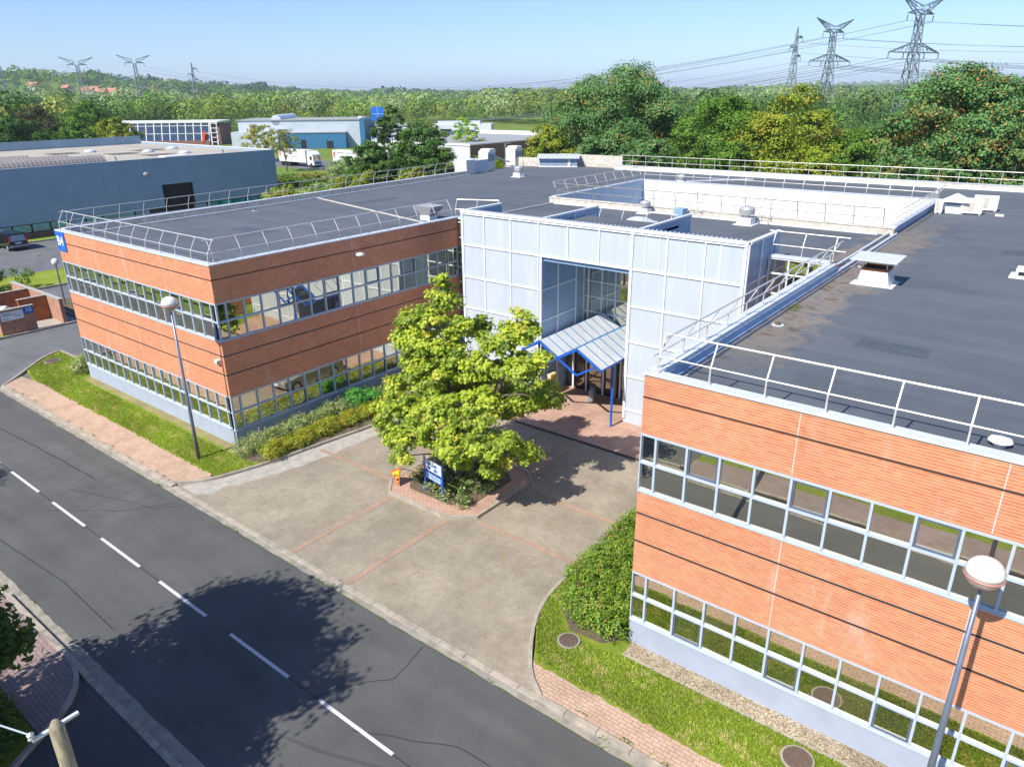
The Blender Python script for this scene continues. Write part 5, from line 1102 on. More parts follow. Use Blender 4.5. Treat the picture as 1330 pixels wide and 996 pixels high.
# warehouse
wh=thing('warehouse','long steel-blue corrugated warehouse with green window strip and dark loading door','warehouse',(-69,20,0))
X0,X1,Y0,Y1,HT=-109,-69,-14,51.6,8.0
mb=MB(); mb.box(X1-.3,X1,Y0,33.6,1.72,HT); mb.box(X1-.3,X1,38.0,Y1,1.72,HT); mb.box(X1-.3,X1,33.6,38.0,4.6,HT); mb.box(X0,X1-.3,Y1-.3,Y1,0,HT); mb.box(X0,X0+.3,Y0,Y1-.3,0,HT+1.0); mb.box(X0+.3,X1-.3,Y0,Y0+.3,0,HT); mb.build('cladding',M['ware'],wh)
mb=MB(); mb.box(X1-.28,X1+.02,Y0,33.6,0,.66); mb.box(X1-.28,X1+.02,38.0,Y1,0,.66); mb.build('brick_base',M['oldbrick'],wh)
mb=MB(); mb.box(X0+.3,X1-.3,Y0+.3,Y1-.3,7.4,7.7); mb.build('roof',M['wareroof'],wh)
mb=MB(); mb.box(X1-.34,X1+.06,Y0,Y1,HT,HT+.06); mb.build('coping',M['panel'],wh); mb=MB(); mb.box(X0,X1-.34,Y1-.35,Y1+.05,HT,HT+.08); mb.build('coping',M['white'],wh)
mb=MB(); mb.box(X1-3.5,X1-.4,33.7,37.9,0,4.5); mb.build('loading_bay',M['dark'],wh)
mb=MB(); mb.box(X1-.2,X1-.1,Y0,33.6,.66,1.72); mb.box(X1-.2,X1-.1,38,Y1,.66,1.72); mb.build('window_backing',M['black_frame'],wh)
y=Y0+.3; k=0
while y<Y1-2.4:
    if not (31.8<y+1<38.2):
        mb=MB(); mb.box(X1-.1,X1-.02,y+.12,y+1.95,.78,1.62); mb.build('window',M['green_glass'] if (k%4 not in (1,)) else M['blue_glass'],wh)
    y+=2.05; k+=1
for k,(ya,yb_,xa) in enumerate(((4,9,-75),(4,12,-79.5),(4,16.5,-84),(4,22,-89))):
    pass
for k in range(5):
    xc=(-71.6,-75.2,-79.2,-84,-90)[k]; ye=(27.8,25.2,22.0,18.8,15)[k]; mb=MB()
    pr=[(xc+1.2*math.cos(t),7.7+1.05*math.sin(t)) for t in np.linspace(0,math.pi,9)]; n=len(pr); mb.v+=[(x,Y0+1,z) for x,z in pr]+[(x,ye,z) for x,z in pr]; mb.f+=[tuple(range(n)),tuple(range(2*n-1,n-1,-1))]+[(q,q+1,q+1+n,q+n) for q in range(n-1)]; mb.build('roof_vault',M['vault'],wh)
for (x,y) in ((-86,38),(-79,40),(-94,33),(-90,44)): 
    mb=MB(); mb.box(x-1.4,x+1.4,y-3,y+1,7.7,7.78); mb.build('roof_patch',M['vaultdark'],wh); mb=MB(); mb.lathe((x,y+3,7.7),[(.9,0),(.85,.18),(.5,.35),(.1,.4)],14); mb.build('roof_dome',M['coping'],wh,smooth=True)
for y in (28.5,43.5): mb=MB(); mb.tube([(X1-.6,y,7.7),(X1-.6,y,8.55)],.2,8); mb.build('roof_pipe',M['galv'],wh)
mb=MB(); mb.box(X1-5.2,X1-3.2,36.5,40,7.7,7.95); mb.build('skylight',M['white'],wh)
mb=MB(); mb.lathe((X1+.25,31.6,6.2),[(.1,-.25),(.35,-.15),(.38,.1),(.1,.25)],10); mb.build('floodlight',M['galv'],wh)
mb=MB(); 
a=thing('bush','pair of green bushes on the grass strip left of the globe lamp','bush',(-44,5.5,.1)); 
rg=np.random.default_rng(17); bxs=[(-44.2,4.4,1.3,1.3,1.1,1.2),(-43.6,3.2,1.6,1.2,1.2,1.5),(-42.6,6.3,1.1,1.0,.9,1.0)]; C,N,ci,li=crown_points(bxs,110,40,.35,rg,.7); V,F=leafquads(C,N,.16,.6,rg); nmesh('foliage',V,F,M['leaf_far'],a,palette(G_MID,ci,rg)); mb=MB(); mb.tube([(-44.2,4.4,0),(-44.2,4.4,1.2)],.06,5); mb.tube([(-42.6,6.3,0),(-42.6,6.3,1.)],.05,5); mb.build('stem',M['bark'],a)

# ------------------------------------------------------------------ distant buildings
# glazed hall
gh=thing('glazed_hall','long glazed hall with exposed white steel frame beyond the blue warehouse','building',(-245,130,0))
def oriented(mbs,cx,cy,rot):
    c,s=math.cos(rot),math.sin(rot)
    for m in mbs: m.v=[(cx+x*c-y*s,cy+x*s+y*c,z) for x,y,z in m.v]
def place(parent,parts,cx,cy,rot,subs=None):
    for nm,m,mt in parts: oriented([m],cx,cy,rot); m.build(nm,mt,parent)
L=37; w1=MB(); w1.box(-L/2,L/2,0,14,0,6.5); fr=MB(); gl=MB(); rf=MB(); rd=MB()
gl.hexa([(-L/2,-3,.5),(L/2-3,-3,.5),(L/2-3,0,.5),(-L/2,0,.5)],[(-L/2,-.6,7.2),(L/2-3,-.6,7.2),(L/2-3,0,7.2),(-L/2,0,7.2)])
for k in range(14):
    x=-L/2+k*(L-3)/13; fr.beam((x,-3.1,.3),(x,-.7,7.4),.22)
for t in (.15,.5,.85): fr.beam((-L/2,-3.1+2.4*t,.3+7*t),(L/2-3,-3.1+2.4*t,.3+7*t),.18)
for x in (L/2-2.2,L/2-.2): fr.beam((x,-3,0),(x,-2,7.4),.3)
for z in (1,2.5,4,5.5,7): fr.beam((L/2-2.2,-2.9,z),(L/2-.2,-2.9,z),.2)
rf.box(-L/2-.5,L/2,-1,14,7.2,7.7); rd.beam((L/2-5,-3.3,1),(L/2-4.2,-3.2,4.5),.7); rb=MB(); rb.box(-L/2,L/2-3,-3.4,-3.05,0,1.6)
place(gh,[('wall',w1,M['oldbrick']),('glazing',gl,M['carglass']),('frame',fr,M['white_frame']),('roof',rf,M['white']),('slide',rd,M['orange']),('brick_base',rb,M['oldbrick'])],-226,117.5,R(42))
# pale steel building with blue block
sb=thing('pale_steel_building','pale steel-clad building with a blue lower block behind the white truck','building',(-180,140,0))
w1=MB(); w1.box(-20,18,0,22,0,8.2); w2=MB(); w2.box(-4,14,-4,0,0,4.6); w3=MB(); w3.box(18,19.5,-.3,22,0,8.2); rf=MB(); rf.box(-20.3,18.3,-.3,22,8.2,8.5); rf.box(-4,14,-4.2,0,4.6,4.75)
lt=MB(); lt.box(-20,-6,-8,0,0,5.2); va=MB(); va.tube([(-8,0,8.3),(-8,22,8.3)],1.6,12); dr=MB(); dr.box(0,1.6,-4.06,-4.0,0,2.6); dr.box(8,10,-4.06,-4.0,0,2.2)
place(sb,[('wall',w1,M['silverwall']),('blue_block',w2,M['blueblock']),('end_wall',w3,M['blueblock']),('roof',rf,M['grayroof']),('annexe',lt,M['silverwall']),('barrel_roof',va,M['coping']),('door',dr,M['dark'])],-172.5,134.5,R(40))
# white low building with grey roof
wb=thing('white_low_building','low white-clad building with grey flat roof beyond the pines','building',(-90,120,0))
def rect(name,par,x0,x1,y0,y1,z0,z1,mat,cx,cy,rot): m=MB(); m.box(x0,x1,y0,y1,z0,z1); oriented([m],cx,cy,rot); return m.build(name,mat,par)
cx,cy,rt=-104,112,R(0)
rect('wall',wb,-11,21,0,40,0,4.8,M['whiteclad'],cx,cy,rt); rect('end_wall',wb,21,21.3,0,40,0,4.8,M['oldbrick'],cx,cy,rt); rect('roof',wb,-10.5,20.8,.3,39.5,4.8,4.95,M['grayroof'],cx,cy,rt)
rect('parapet',wb,-11.3,-11,0,40,4.8,5.9,M['ware'],cx,cy,rt); rect('parapet',wb,-11,21.3,39.7,40,4.8,5.9,M['white'],cx,cy,rt); rect('parapet',wb,-11,21.3,-.2,.1,4.7,5.1,M['white'],cx,cy,rt)
w2=thing('small_white_hall','small white hall with dark entrance below the blue billboard','building',(-160,165,0))
cx,cy,rt=-163,158,R(35); rect('wall',w2,-14,12,0,14,0,5.8,M['whiteclad'],cx,cy,rt); rect('roof',w2,-14.3,12.3,-.3,14.3,5.8,6.2,M['grayroof'],cx,cy,rt); rect('door',w2,-4,4,-.1,.0,0,4.8,M['dark'],cx,cy,rt); rect('pylon_wall',w2,-6.4,-5,-1.5,0,0,9,M['coping'],cx,cy,rt)
w3=thing('white_kiosk','small white gabled kiosk between the two green pines','building',(-110,114,0)); rect('wall',w3,-3,3,0,5,0,5.2,M['whiteclad'],-112.5,114.5,R(35)); rect('roof',w3,-3.2,3.2,-.2,5.2,5.2,5.4,M['coping'],-112.5,114.5,R(35))
w4=thing('flat_white_store','flat white store with roof plant right of the dark conifer','building',(-150,190,0)); rect('wall',w4,-11,11,0,12,0,5.5,M['whiteclad'],-152,186,R(35)); rect('roof_plant',w4,-8,7,1,4,5.5,6.6,M['coping'],-152,186,R(35)); rect('window',w4,-7,-3,-.1,0,2,4,M['dark'],-152,186,R(35))
bb=thing('billboard','square dark blue billboard on a post above the small white hall','billboard',(-150,147,0)); cx,cy,rt=-150.5,146.5,R(35)
m=MB(); m.box(-1.9,1.9,0,.3,8.0,12.0); oriented([m],cx,cy,rt); p=m.build('panel',M['sign_blue'],bb); m=MB(); m.box(-1.9,1.9,-.02,0,9.95,10.05); m.box(-.05,.05,-.02,0,8.0,12.0); oriented([m],cx,cy,rt); m.build('panel_joint',M['panel'],p); m=MB(); m.tube([(0,.2,0),(0,.2,8)],.25,8); oriented([m],cx,cy,rt); m.build('post',M['galv'],bb)
# trucks
def truck(x,y,label,g='white trucks beyond the left wing'):
    t=thing('box_truck',label,'truck',(x,y,0),g)
    mb=MB(); mb.box(x-13,x-2.9,y,y+2.5,1.0,3.75); bd=mb.build('cargo_box',M['white'],t,bevel=.05)
    mb=MB(); mb.hexa([(x-2.4,y+.05,.5),(x,y+.05,.5),(x,y+2.45,.5),(x-2.4,y+2.45,.5)],[(x-2.4,y+.05,2.9),(x-.35,y+.05,2.9),(x-.35,y+2.45,2.9),(x-2.4,y+2.45,2.9)]); mb.hexa([(x-2.4,y+.1,2.9),(x-.5,y+.1,2.9),(x-.5,y+2.4,2.9),(x-2.4,y+2.4,2.9)],[(x-2.4,y+.15,3.6),(x-1.3,y+.15,3.6),(x-1.3,y+2.35,3.6),(x-2.4,y+2.35,3.6)]); mb.build('cab',M['white'],t,bevel=.06)
    mb=MB(); mb.hexa([(x-.14,y+.2,1.6),(x-.06,y+.2,1.6),(x-.06,y+2.3,1.6),(x-.14,y+2.3,1.6)],[(x-.36,y+.2,2.7),(x-.26,y+.2,2.7),(x-.26,y+2.3,2.7),(x-.36,y+2.3,2.7)]); mb.box(x-1.4,x-.6,y+.0,y+.06,1.7,2.5); mb.build('window',M['carglass'],t); mb=MB(); mb.box(x-.06,x+.02,y+.4,y+2.1,.7,1.3); mb.build('grille',M['blueblock'],t)
    mb=MB(); rgg=np.random.default_rng(8)
    for (a0,a1,z0_,z1_) in ((-11.5,-9.0,3.1,3.4),(-8.2,-5.2,3.1,3.4),(-10.6,-6.0,2.1,2.35),(-12.6,-11.8,2.9,3.5)):
        xx=a0
        while xx<a1: ww=rgg.uniform(.15,.35); mb.box(x+xx,x+min(xx+ww,a1),y-.012,y-.0,z0_,z1_); xx+=ww+.1
    mb.build('side_lettering',M['steelgrey'],bd); mb=MB(); mb.box(x-12.7,x-12.2,y-.014,y-.0,2.2,3.3); mb.build('side_emblem',M['red'],bd)
    for wx in (-1.0,-9.2,-10.6,-12.0):
        mb=MB(); k=14; mb.v=[(x+wx+.5*math.cos(6.283*q/k),y+s_,.5+.5*math.sin(6.283*q/k)) for s_ in (0.02,2.48) for q in range(k)]; mb.f=[tuple(range(k)),tuple(range(2*k-1,k-1,-1))]+[(q,(q+1)%k,(q+1)%k+k,q+k) for q in range(k)]; mb.build('wheel',M['tyre'],t)
truck(-113.5,92.5,'white box truck beside the corner of the blue warehouse'); truck(-98.5,96.5,'white truck mostly hidden behind the nearer pine')
mb=MB()
# caravans / white vehicles on the right plain
rg=np.random.default_rng(44)
cv=thing('parked_caravan','white caravan in the far storage park between the pylons','caravan',(-150,560,0),'white caravans parked on the far plain')
def van_far(x,y,rot,first=False):
    global cv
    if first:
        mb=MB(); mb.hexa([(x-3.4,y-1.2,.6),(x+3.4,y-1.2,.6),(x+3.4,y+1.2,.6),(x-3.4,y+1.2,.6)],[(x-3.0,y-1.1,3.1),(x+2.4,y-1.1,3.1),(x+2.4,y+1.1,3.1),(x-3.0,y+1.1,3.1)]); mb.build('body',M['white'],cv,bevel=.1)
        mb=MB(); mb.box(x-2.2,x-.6,y-1.28,y-1.15,1.6,2.3); mb.box(x+.4,x+1.9,y-1.28,y-1.15,1.6,2.3); mb.build('window',M['dark'],cv)
        mb=MB(); mb.tube([(x,y-1.2,.4),(x,y+1.2,.4)],.4,10); mb.build('wheel',M['tyre'],cv)
van_far(-150,560,0,True); cv.rotation_euler=(0,0,R(20))
for k in range(34):
    f=k/33; x=-175+f*150+rg.normal()*4; y=560+rg.uniform(-14,26)+f*10
    clone(cv,(x,y,0),'white caravan in the far storage park between the pylons',R(rg.uniform(0,50)))
# hill houses
hs=[(-946,410),(-958,424),(-930,418),(-916,432),(-968,396),(-905,420),(-940,436),(-1000,372)]
def house(x,y,label):
    z=float(terrain_h(np.array(x),np.array(y)))-1
    t=thing('house',label,'house',(x,y,z),'houses on the far left hillside'); mb=MB(); mb.box(x-7,x+7,y-5,y+5,z-8,z+6); mb.build('wall',M['housewall'],t); mb=MB(); mb.v=[(x-7.6,y-5.6,z+6),(x+7.6,y-5.6,z+6),(x+7.6,y+5.6,z+6),(x-7.6,y+5.6,z+6),(x-7.6,y,z+10),(x+7.6,y,z+10)]; mb.f=[(0,1,5,4),(3,4,5,2),(0,4,3),(1,2,5),(0,3,2,1)]; mb.build('roof',M['terracotta'],t); t.rotation_euler=(0,0,R((x*7)%60))
for k,(x,y) in enumerate(hs): house(x,y,'red-roofed house on the wooded hill behind the left pylon')

# ------------------------------------------------------------------ pylons and wires
def pylon(x,y,h,rot,label,w=.28,style=0):
    t=thing('pylon',label,'pylon',(x,y,0),'lattice power pylons on the plain'); c,s=math.cos(rot),math.sin(rot)
    def P(a,b,z): return (x+a*c-b*s,y+a*s+b*c,z)
    if style==0:
        prof=[(0,5.2),(.16,3.9),(.30,3.0),(.44,2.2),(.56,1.7),(.66,1.4),(.76,1.25),(.86,1.2)]
    else: prof=[(0,3.4),(.2,2.5),(.4,1.9),(.56,1.5),(.7,1.1),(.82,.8),(.92,.5),(1.0,.15)]
    mb=MB(); cor=[(-1,-1),(1,-1),(1,1),(-1,1)]
    for (a,ra),(b,rb) in zip(prof[:-1],prof[1:]):
        ra*=h/56; rb*=h/56
        for k in range(4):
            p,q=cor[k],cor[(k+1)%4]
            mb.beam(P(p[0]*ra,p[1]*ra,a*h),P(p[0]*rb,p[1]*rb,b*h),w)
            mb.beam(P(p[0]*ra,p[1]*ra,a*h),P(q[0]*rb,q[1]*rb,b*h),w*.5); mb.beam(P(q[0]*ra,q[1]*ra,a*h),P(p[0]*rb,p[1]*rb,b*h),w*.5); mb.beam(P(p[0]*rb,p[1]*rb,b*h),P(q[0]*rb,q[1]*rb,b*h),w*.5)
            mz=(a+b)/2*h; rm=(ra+rb)/2; mb.beam(P(p[0]*ra,p[1]*ra,a*h),P((p[0]+q[0])/2*rm,(p[1]+q[1])/2*rm,mz),w*.35)
    mb.build('mast',M['pylon'],t); am=MB(); f=h/56
    def arm(sgn,z,L,up,rise):
        r=1.3*f
        for b in (-1,1):
            am.beam(P(sgn*r,b*r,z),P(sgn*L,0,z+up),w*.8); am.beam(P(sgn*r,b*r,z+rise),P(sgn*L,0,z+up),w*.8)
            for k in range(1,5):
                g=k/5; g2=(k-.5)/5; am.beam(P(sgn*(r+(L-r)*g),b*r*(1-g),z+up*g),P(sgn*(r+(L-r)*g2),b*r*(1-g2),z+rise*(1-g2)+up*g2),w*.4)
        for k in range(1,5): g=k/5; am.beam(P(sgn*(r+(L-r)*g),-r*(1-g),z+up*g),P(sgn*(r+(L-r)*g),r*(1-g),z+up*g),w*.4)
    att=[]
    if style==0:
        for sg in (-1,1): arm(sg,.60*h,16.8*f,0,.07*h)
        am.build('crossarm',M['pylon'],t); am=MB()
        for sg in (-1,1): arm(sg,.86*h,15*f,.135*h,.06*h); arm(sg,.87*h,8.5*f,-.0*h,.03*h)
        att=[(-16.8*f,.60*h),(-7*f,.60*h),(7*f,.60*h),(16.8*f,.60*h),(-8.5*f,.86*h),(8.5*f,.86*h)]
    else:
        for k,sg in enumerate((1,-1,1)): arm(sg,(.68+.1*k)*h,5.5*f,.015*h,.03*h)
        att=[(5.5*f,.68*h),(-5.5*f,.78*h),(5.5*f,.88*h)]
    am.build('crossarm',M['pylon'],t)
    for a,z in att:
        ins=MB(); ins.tube([P(a,0,z),P(a,0,z-2.4*f)],.16,6); ins.build('insulator',M['cable'],t)
    return [P(a,0,z-2.4*f) for a,z in att]
def pl(az_x,az_y): pass
L1=pylon(-641,272,46,R(66),'leftmost full pylon with V-shaped horns above the wooded hill',.5); L2=pylon(-623,310,48,R(66),'second horned pylon from the left above the far willows',.5); L3=pylon(-577,334,41,R(66),'slim single-mast pylon right of the two horned left pylons',.42,1)
L0=pylon(-880,300,46,R(66),'far pylon cut by the left edge of the picture',.4,1)
R1=pylon(-32.5,295.7,46,R(66),'tallest nearest pylon at the upper right behind the orange-tinged tree',.34); R2=pylon(-87,385,47.5,R(66),'middle pylon of the three at the upper right',.40); R3=pylon(-123,441,48.5,R(66),'slim farthest pylon of the three at the upper right',.42,1)
def wires(A,Bp,sag,r,lab,grp):
    for k,(a,b) in enumerate(zip(A,Bp)): cable(a,b,sag,r,lab,grp)
wires(L1,R1,26,.075,'long power cable sagging from the leftmost pylon to the nearest right pylon','cables between the left pylon and the nearest right pylon')
wires(L2,R2,22,.075,'long power cable sagging between the second left pylon and the middle right pylon','cables between the second left pylon and the middle right pylon')
wires(L3,R3,18,.075,'power cable between the two slim pylons','cables between the slim pylons')
wires(R1,[(p[0]+420,p[1]-70,p[2]+4) for p in R1],14,.06,'power cable leaving the nearest right pylon to the right','cables leaving the nearest right pylon')
wires(R2,[(p[0]+430,p[1]-90,p[2]+4) for p in R2],14,.07,'power cable leaving the middle right pylon to the right','cables leaving the middle right pylon')
wires(R3,[(p[0]+430,p[1]-90,p[2]+4) for p in R3],14,.07,'power cable leaving the slim right pylon to the right','cables leaving the slim right pylon')

# ------------------------------------------------------------------ trees behind the block
gb='trees behind the office block'
def T(*a,**k): return tree(*a,**k)
T('robinia_tree','broad grey-green robinia with orange seed clusters behind the roof centre','tree',-18.3,66.5,18.6,9.2,G_ROB,1400,70,.27,seed=2,group=gb,nl=10,low=.05,tall=.8)
T('robinia_tree','huge orange-flecked robinia in front of the right pylon','tree',18.2,64.8,17.4,8.0,[((.06,.13,.05),5),((.08,.155,.06),4),((.25,.13,.045),.8),((.18,.16,.06),1.4)],1300,70,.27,seed=4,group=gb,nl=10,low=.03,tall=.8)
T('maple_tree','dense yellow-green tree right of the roof centre, left of the nearest pylon','tree',2.8,64,15.6,6.6,G_YEL,950,60,.26,seed=5,group=gb,low=.03)
T('maple_tree','mid green pointed tree between the robinia and the yellow-green tree','tree',-5.6,65.5,15.6,6.0,G_MID,850,60,.26,seed=6,group=gb,low=.03)
T('bushy_tree','low yellow-green bushy tree at the left foot of the broad robinia','tree',-22.8,57,12.2,3.9,G_YEL,620,56,.24,seed=7,group=gb,low=.03)
T('bushy_tree','low green bushy tree below the orange-flecked robinia','tree',9.6,64.5,12.4,4.0,G_MID,620,56,.24,seed=8,group=gb,low=.03)
T('bushy_tree','green tree at the right edge of the picture','tree',24.5,70,15.8,5,G_MID,700,56,.26,seed=9,group=gb,low=.03)
T('bushy_tree','second green tree low at the right edge behind the roof railing','tree',23.5,60,11.5,4.2,G_ROB,620,56,.24,seed=10,group=gb,low=.03)
T('bushy_tree','low dark bush row tree behind the rear railing, left of the yellow-green tree','tree',-1.2,59,10.8,3.6,G_MID,620,56,.24,seed=11,group=gb,low=.02)
T('bushy_tree','low yellowish bush tree behind the rear railing, under the pylon','tree',7.5,58,10.2,3.6,G_YEL,620,56,.24,seed=12,group=gb,low=.02)
T('bushy_tree','grey-green shrub tree at the right foot of the broad robinia','tree',-10,58.5,11.0,3.8,G_ROB,620,56,.24,seed=13,group=gb,low=.02)
T('bushy_tree','grey-green shrub tree under the middle of the broad robinia','tree',-16.5,58.2,11.5,4.0,G_ROB,620,56,.24,seed=14,group=gb,low=.02)
T('bushy_tree','grey-green shrub tree under the orange-flecked robinia','tree',15.8,57.5,10.8,4.0,G_ROB,620,56,.24,seed=15,group=gb,low=.02)
T('willow_tree','rounded grey-green willow left behind the broad robinia','tree',-33,87,15.0,5.5,[((.15,.21,.07),3),((.19,.24,.09),2),((.11,.17,.05),2)],340,46,.36,seed=16,group=gb,low=.05)
T('willow_tree','rounded green willow farther left behind the low white building','tree',-49,122,14.5,5.5,G_MID,300,42,.4,seed=17,group=gb,low=.05)
# pines and shrubs beyond the left wing
gp='pines beyond the left wing'
T('pine_tree','large spreading pine right of the white kiosk, above the roof railing','pine tree',-33.5,47.3,12.6,4.3,G_PINE,800,48,.24,seed=21,group=gp,low=.1,flat=.5)
T('pine_tree','smaller spreading pine in front of the half-hidden truck','pine tree',-36.6,41.5,11.4,3.1,G_PINE,560,46,.22,seed=22,group=gp,low=.1,flat=.5)
T('pine_tree','tall narrow dark pine behind the two spreading pines','pine tree',-50.5,58,14.6,3.0,G_DARK,300,40,.28,seed=23,group=gp,low=.05,tall=1.4)
k=0
gs='shrubs between the left wing and the trucks'
for (x,y,h_,r_,pal,lab) in [(-41,36,5.0,3.4,G_GREY,'pale grey-green shrub next to the warehouse corner'),(-46,40,5.4,3.2,G_GREY,'second pale grey-green shrub behind the left wing'),(-38,40,6.6,3.0,G_OLIVE,'olive shrub behind the left roof railing'),
 (-33,38,7.2,2.8,G_YEL,'yellow-green shrub close behind the left roof railing'),(-29,41,7.6,2.8,G_OLIVE,'olive shrub at the foot of the large pine'),(-44,47,6.6,3.2,G_MID,'green shrub in front of the trucks'),(-52,48,6.4,3.4,G_YEL,'yellow-green shrub in front of the box truck'),
 (-40,52,7.0,3.4,G_MID,'green shrub left of the large pine'),(-58,62,6.6,3.6,G_OLIVE,'olive bush under the blue block'),(-66,72,6.4,4.0,G_MID,'green bush under the pale steel building'),(-50,66,7.0,3.6,G_YEL,'yellow-green bush behind the smaller pine'),
 (-28,36,6.2,2.6,G_MID,'green shrub hugging the left wing wall'),(-32,33,5.2,2.4,G_YEL,'low yellow shrub behind the roof railing'),(-36,30,4.6,2.6,G_MID,'low green shrub right of the warehouse'),(-74,84,6.4,4,G_MID,'green bush beside the two trucks'),(-27,50,8.6,3.0,G_YEL,'yellow-green tree right of the large pine')]:
    k+=1
    if -57<math.degrees(math.atan2(x-29.3,y+16.3))<-51: h_=min(h_,(15.0-.108*math.hypot(x-29.3,y+16.3))/1.12)
    T('shrub',lab,'shrub',x,y,h_*1.12,r_,pal,360,44,.2,seed=30+k,group=gs,low=0.0,trunk=.08)
rg=np.random.default_rng(202)
for q in range(70):
    x=rg.uniform(-92,-36); y=rg.uniform(34,86)
    if (x+66)*.62+62-y<-16 or (x<-64 and y<56): continue
    if (x+40)**2+(y-44)**2<20: continue
    sh=rg.uniform(4.6,6.6)
    if -57<math.degrees(math.atan2(x-29.3,y+16.3))<-51: sh=min(sh,15.0-.108*math.hypot(x-29.3,y+16.3))
    sh=max(sh,2.4)
    T('shrub','green or olive shrub in the thicket between the left wing and the white trucks','shrub',x,y,sh,rg.uniform(2.8,4.2),[G_MID,G_YEL,G_OLIVE,G_GREY][q%4],260,40,.24,seed=300+q,group='thicket shrubs',low=0.0,trunk=.08)
T('small_tree','brownish small tree beside the box truck','tree',-112,84,9.0,3.6,G_OLIVE,130,34,.26,seed=61,group='small trees near the pale steel building',low=.3)
T('small_tree','olive small tree left of the pale steel building','tree',-140,97,9.0,4.6,[((.22,.20,.05),3),((.17,.18,.04),2)],170,34,.34,seed=62,group='small trees near the pale steel building',low=.1)
T('small_tree','bright green small tree before the flat white store','tree',-92,121,10.4,3.8,[((.18,.27,.03),3),((.13,.22,.03),2)],170,34,.34,seed=63,group='small trees near the pale steel building',low=.05)
T('small_tree','olive-green small tree behind the large pine','tree',-101,118,9.4,3.2,G_OLIVE,150,30,.34,seed=64,group='small trees near the pale steel building',low=.05)
# trees beyond the warehouse on the left
gl_='trees beyond the blue warehouse'
lt=[(-128,24,11,6.6,G_MID,'bright green tree at the left edge behind the warehouse'),(-121,36,12.4,6.8,G_DARK,'dark round tree behind the warehouse roof'),(-126,48,11.6,5.0,G_MID,'green tree right of the dark round tree'),(-133,58,12.2,5.4,G_YEL,'yellow-green tree behind the warehouse roof'),
 (-128,56,9.6,3.6,G_OLIVE,'olive-tinged tree behind the warehouse roof'),(-200,88,8.0,4.6,G_DARK,'round dark bush before the left end of the glazed hall'),(-150,30,14,6.5,G_MID,'tall green tree farther behind at the left edge'),(-156,52,13.5,6,[((.055,.032,.025),2),((.05,.06,.025),2)],'purple-leaved tree among the green trees'),(-158,64,14.5,6.5,G_MID,'second-row green tree behind the warehouse')]
for k,(x,y,h_,r_,pal,lab) in enumerate(lt): T('broadleaf_tree',lab,'tree',x,y,h_,r_,pal,420,44,.36,seed=80+k,group=gl_,low=.03)
# ------------------------------------------------------------------ far woodland as one mass
rg=np.random.default_rng(99); PTS=[]
def fan(n,d0,d1,a0,a1,pw=1.0):
    d=(d0**(1/pw)+(d1**(1/pw)-d0**(1/pw))*rg.random(n))**pw; a=np.radians(rg.uniform(a0,a1,n)); return 29.3+d*np.sin(a),-16.3+d*np.cos(a),d,np.degrees(a)
xs_=[];ys_=[];ds_=[];as_=[]
for n,d0,d1 in ((520,205,300),(1500,300,500),(3200,480,900),(4200,880,1500),(2600,1450,2300),(1500,2300,4800)):
    x,y,d,a=fan(n,d0,d1,-82,6); xs_.append(x);ys_.append(y);ds_.append(d);as_.append(a)
x=np.concatenate(xs_);y=np.concatenate(ys_);d=np.concatenate(ds_);a=np.concatenate(as_)
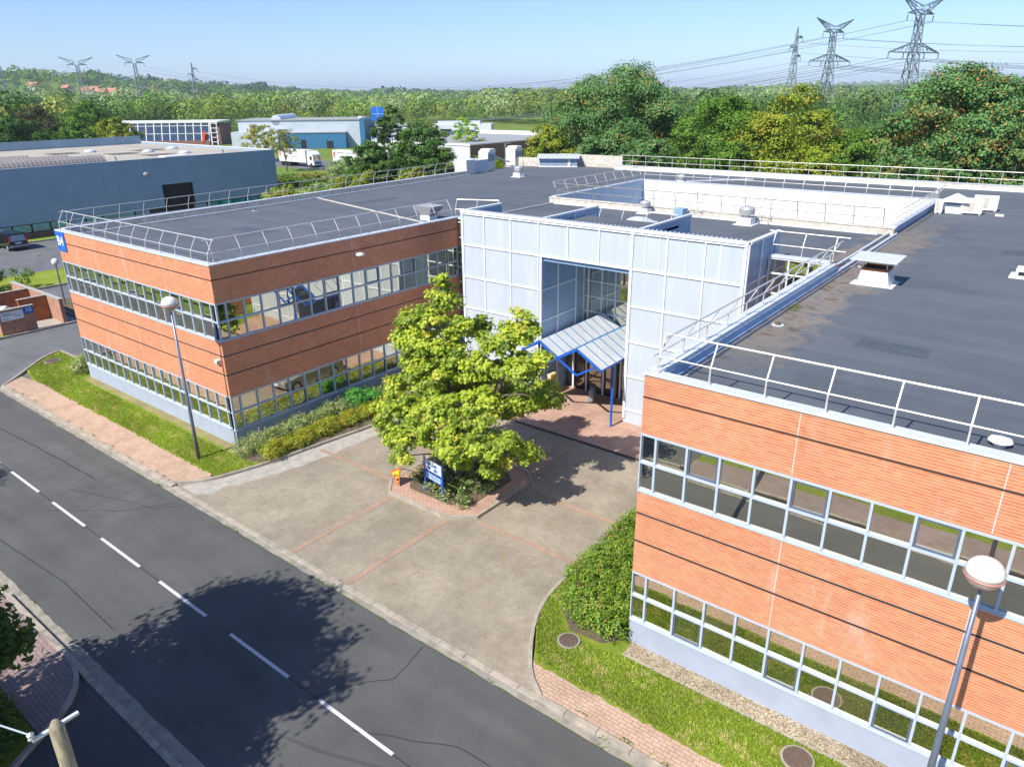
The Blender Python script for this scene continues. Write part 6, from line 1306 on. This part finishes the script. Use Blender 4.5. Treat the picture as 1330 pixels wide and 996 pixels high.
# clearings: building zone, meadow belt, caravan park
keep=~((x>-265)&(x<-50)&(y>60)&(y<215)&(d<330))
keep&=~((d>330)&(d<410)&(a>-58)&(a<-24)); keep&=~((x>-205)&(x<15)&(y>470)&(y<610)); keep&=~((a>-30)&(d>470)&(d<545)&(a<-8)); keep&=~((d<330)&(a>-47)&(a<-28))
keep&=~((x>-1000)&(x<-890)&(y>385)&(y<450)); keep&=~((d<205+80)&(a>-30))
x,y,d,a=x[keep],y[keep],d[keep],a[keep]; z=terrain_h(x,y)
def woods(name,lo,hi,q,mat,label,sz):
    m=(d>=lo)&(d<hi); X_,Y_,Z_,D_=x[m],y[m],z[m],d[m]; n=len(X_); h_=(6.5+9.5*rg.random(n)**1.6)*(1+.22*np.sin(X_*.021)*np.cos(Y_*.017))*(1+(D_>1400)*.2); r_=h_*rg.uniform(.36,.55,n)*(1+(D_>1400)*.8)
    pals=np.array([(.060,.115,.022),(.085,.145,.03),(.12,.165,.035),(.15,.20,.09),(.18,.225,.12),(.045,.085,.025),(.14,.15,.035)]); 
    zone=np.sin(X_*.011+1.3)*np.cos(Y_*.013)+rg.normal(size=n)*.35; willow=(D_>420)&(D_<1000)
    idx=np.where(zone>.55,2,np.where(zone>.15,1,np.where(zone<-.25,5,0))); idx=np.where(willow&(rg.random(n)<.5),rg.choice([3,4],n),idx); idx=np.where(rg.random(n)<.05,6,idx)
    base=pals[idx]*(1+rg.normal(size=(n,1))*.22).clip(.55,1.5)
    ci=np.repeat(np.arange(n),q); N_=unit(n*q,rg); N_[:,2]=np.abs(N_[:,2])*1.0-.25; N_/=np.linalg.norm(N_,axis=1,keepdims=True)
    lum=1+.10*rg.normal(size=(n*q,1)); wob=1+.13*np.sin(N_[:,:1]*5+ci[:,None]*1.7)+.1*rg.normal(size=(n*q,1))
    C=np.stack([X_[ci],Y_[ci],Z_[ci]+h_[ci]*.55],1)+N_*wob*np.stack([r_[ci],r_[ci],h_[ci]*.47],1)
    V,F=leafquads(C,N_*1.3+rg.normal(size=C.shape)*.38,(r_[ci]*sz*rg.uniform(.7,1.4,n*q)),.8,rg)
    o=nmesh(name,V,F,mat,None,base[ci]*lum.clip(.6,1.5)); stuff(o,label,'woodland')
woods('woodland',200,520,300,M['leaf_far'],'nearer belt of mixed trees across the plain',.17)
woods('woodland',520,1000,120,M['leaf_far'],'middle belt of willows and mixed wood across the plain',.26)
woods('woodland',1000,5000,50,M['leaf_far'],'distant wooded hills along the horizon',.40)

# ------------------------------------------------------------------ haze
mh=bpy.data.materials.new('haze_air'); mh.use_nodes=True; nn=mh.node_tree.nodes; nn.clear(); vo=nn.new('ShaderNodeVolumePrincipled'); ou=nn.new('ShaderNodeOutputMaterial'); mh.node_tree.links.new(vo.outputs[0],ou.inputs['Volume'])
vo.inputs['Color'].default_value=(.72,.84,1,1); vo.inputs['Density'].default_value=.00015; vo.inputs['Anisotropy'].default_value=0
mb=MB(); mb.box(-9800,9800,-9800,9800,-60,150); o=mb.build('haze',mh); stuff(o)
